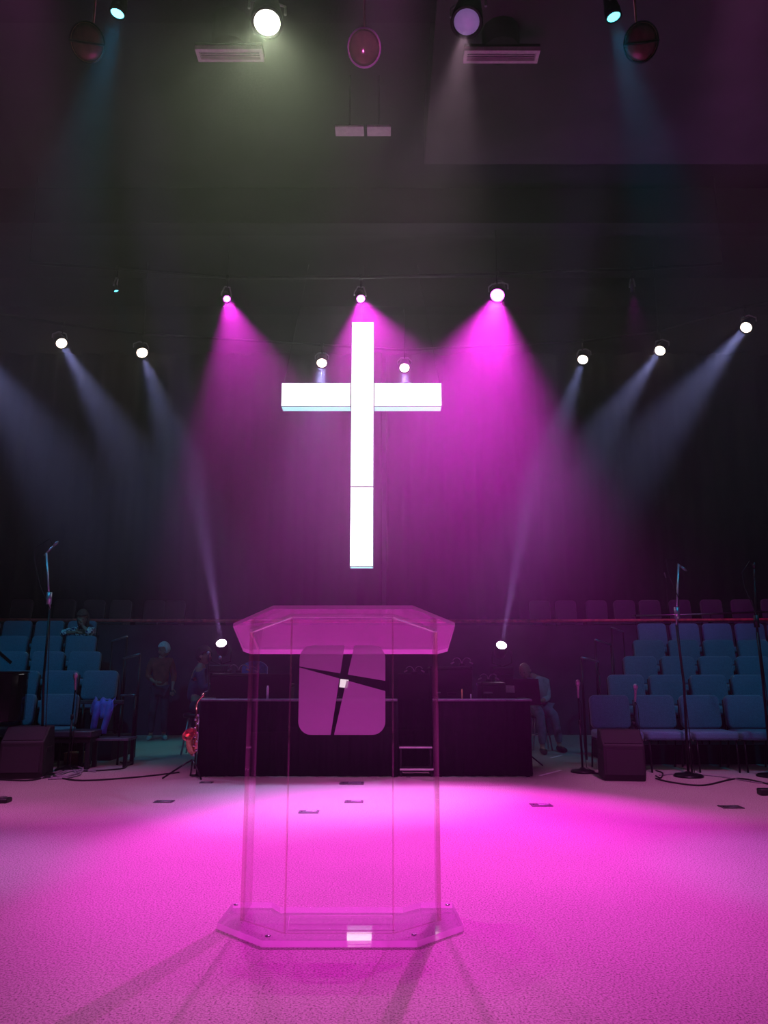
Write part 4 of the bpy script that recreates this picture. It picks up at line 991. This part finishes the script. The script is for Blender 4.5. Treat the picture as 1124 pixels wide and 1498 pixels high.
# man in profile behind the left case
q = atY(299, 960, 11.2); o_ = Vector((q.x, 11.2, 0)); hz_ = q.z
J = dict(pelvis=(-.1, .05, hz_-.66), chest=(-.08, .03, hz_-.32), neck=(-.04, 0, hz_-.14), head=(0, 0, hz_), face=(1, -.25, -.15),
 lsh=(-.02, -.16, hz_-.21), lel=(.05, -.22, hz_-.45), lwr=(.22, -.12, hz_-.36), lhand=(.3, -.08, hz_-.30), rsh=(-.1, .18, hz_-.21), rel=(.0, .26, hz_-.45), rwr=(.2, .12, hz_-.34), rhand=(.28, .06, hz_-.28),
 lhip=(-.05, -.08, hz_-.70), lkn=(.36, -.12, hz_-.72), lan=(.38, -.12, .08), ltoe=(.54, -.14, .045), rhip=(-.05, .14, hz_-.70), rkn=(.36, .16, hz_-.72), ran=(.38, .16, .08), rtoe=(.54, .18, .045))
person(J, 'balding person in profile with teal-lit face, seated behind the left end of the pit', tuple(o_), 0, SKIN,
 mat('navy_shirt', (.03, .06, .14), .85, noise=10, bump=.3, bscale=25), mat('dark_jeans', (.03, .05, .08)), BLK, mat('dark_short_hair', (.04, .03, .03), .7, noise=60, bump=.5), 'fringe')
root = thing('tall_stool', 'tall black stool under the person in profile', 'stool', (o_.x-.1, o_.y+.05, 0)); sh = hz_-.66-.13
m = MB(); m.lathe([(.16, sh-.06), (.17, sh-.04), (.17, sh-.01), (.15, sh)], n=24); m.obj('seat', BLK, root)
for k in range(4):
    t = PI/4+k*PI/2; m = MB(); m.tube([(.1*math.cos(t), .1*math.sin(t), sh-.05), (.2*math.cos(t), .2*math.sin(t), 0.005)], .012, 8); m.obj('leg', STEEL, root)
for (px, py, bx, lab) in ((305, 953, 306, 'short microphone pointing at the face of the person in profile'), (322, 961, 328, 'short microphone angled beside the person in profile')):
    a = atY(px, py, 10.85); b = atY(bx, 985, 10.85); root = thing('vocal_microphone', lab, 'microphone', (b.x, 10.85, 0))
    a = a-Vector((b.x, 10.85, 0)); c = Vector((0, 0, b.z))
    m = MB(); m.tube([(0, 0, .03), c], .011, 6); m.tube([c, c.lerp(a, .6)], .007, 6); m.obj('pole', BLKM, root); m = MB(); round_base(m, .09); m.obj('base', BLKM, root)
    m = MB(); m.tube([c.lerp(a, .55), c.lerp(a, .85)], [.01, .014], 8); m.obj('microphone_body', BLK, root); m = MB(); m.lathe([(.012, 0), (.023, .01), (.025, .03), (.006, .05)], c.lerp(a, .85), a-c, 12); m.obj('grille', MICP, root)
# woman leaning in the left block, fifth row
q = atY(122, 905, 13.05); zf = RISERS['L'][4][1]; o_ = Vector((q.x, 13.1, zf)); hh = q.z-zf
dk = RISERS['L'][3][1]+TOPZ-zf
J = dict(pelvis=(0, .12, .52), chest=(0, .0, .52+(hh-.52)*.55), neck=(0, -.07, hh-.15), head=(.02, -.13, hh), face=(.1, -1, -.45),
 lsh=(-.16, -.02, hh-.20), lel=(-.25, -.28, dk+.05), lwr=(-.02, -.36, dk+.06), lhand=(.06, -.38, dk+.07), rsh=(.16, -.02, hh-.20), rel=(.20, -.28, dk+.06), rwr=(.09, -.27, hh-.14), rhand=(.05, -.27, hh-.03),
 lhip=(-.09, .08, .50), lkn=(-.11, -.30, .50), lan=(-.12, -.28, .08), ltoe=(-.12, -.36, .045), rhip=(.09, .08, .50), rkn=(.11, -.30, .50), ran=(.12, -.28, .08), rtoe=(.12, -.36, .045))
def patterned():
    m = mat('patterned_blouse', (.5, .5, .7), .85, noise=26, bump=.2)
    r = [n for n in m.node_tree.nodes if n.type == 'VALTORGB'][0].color_ramp
    r.elements[0].position = .47; r.elements[1].position = .53; r.elements[0].color = (.05, .04, .16, 1); r.elements[1].color = (1, .97, 1, 1); return m
person(J, 'person with long brown hair in a patterned blouse leaning on a left-block chair back', tuple(o_), 0, SKIN, patterned(), mat('dark_jeans', (.03, .05, .08)), BLK, mat('brown_long_hair', (.10, .05, .035), .7, noise=60, bump=.5), 'long')
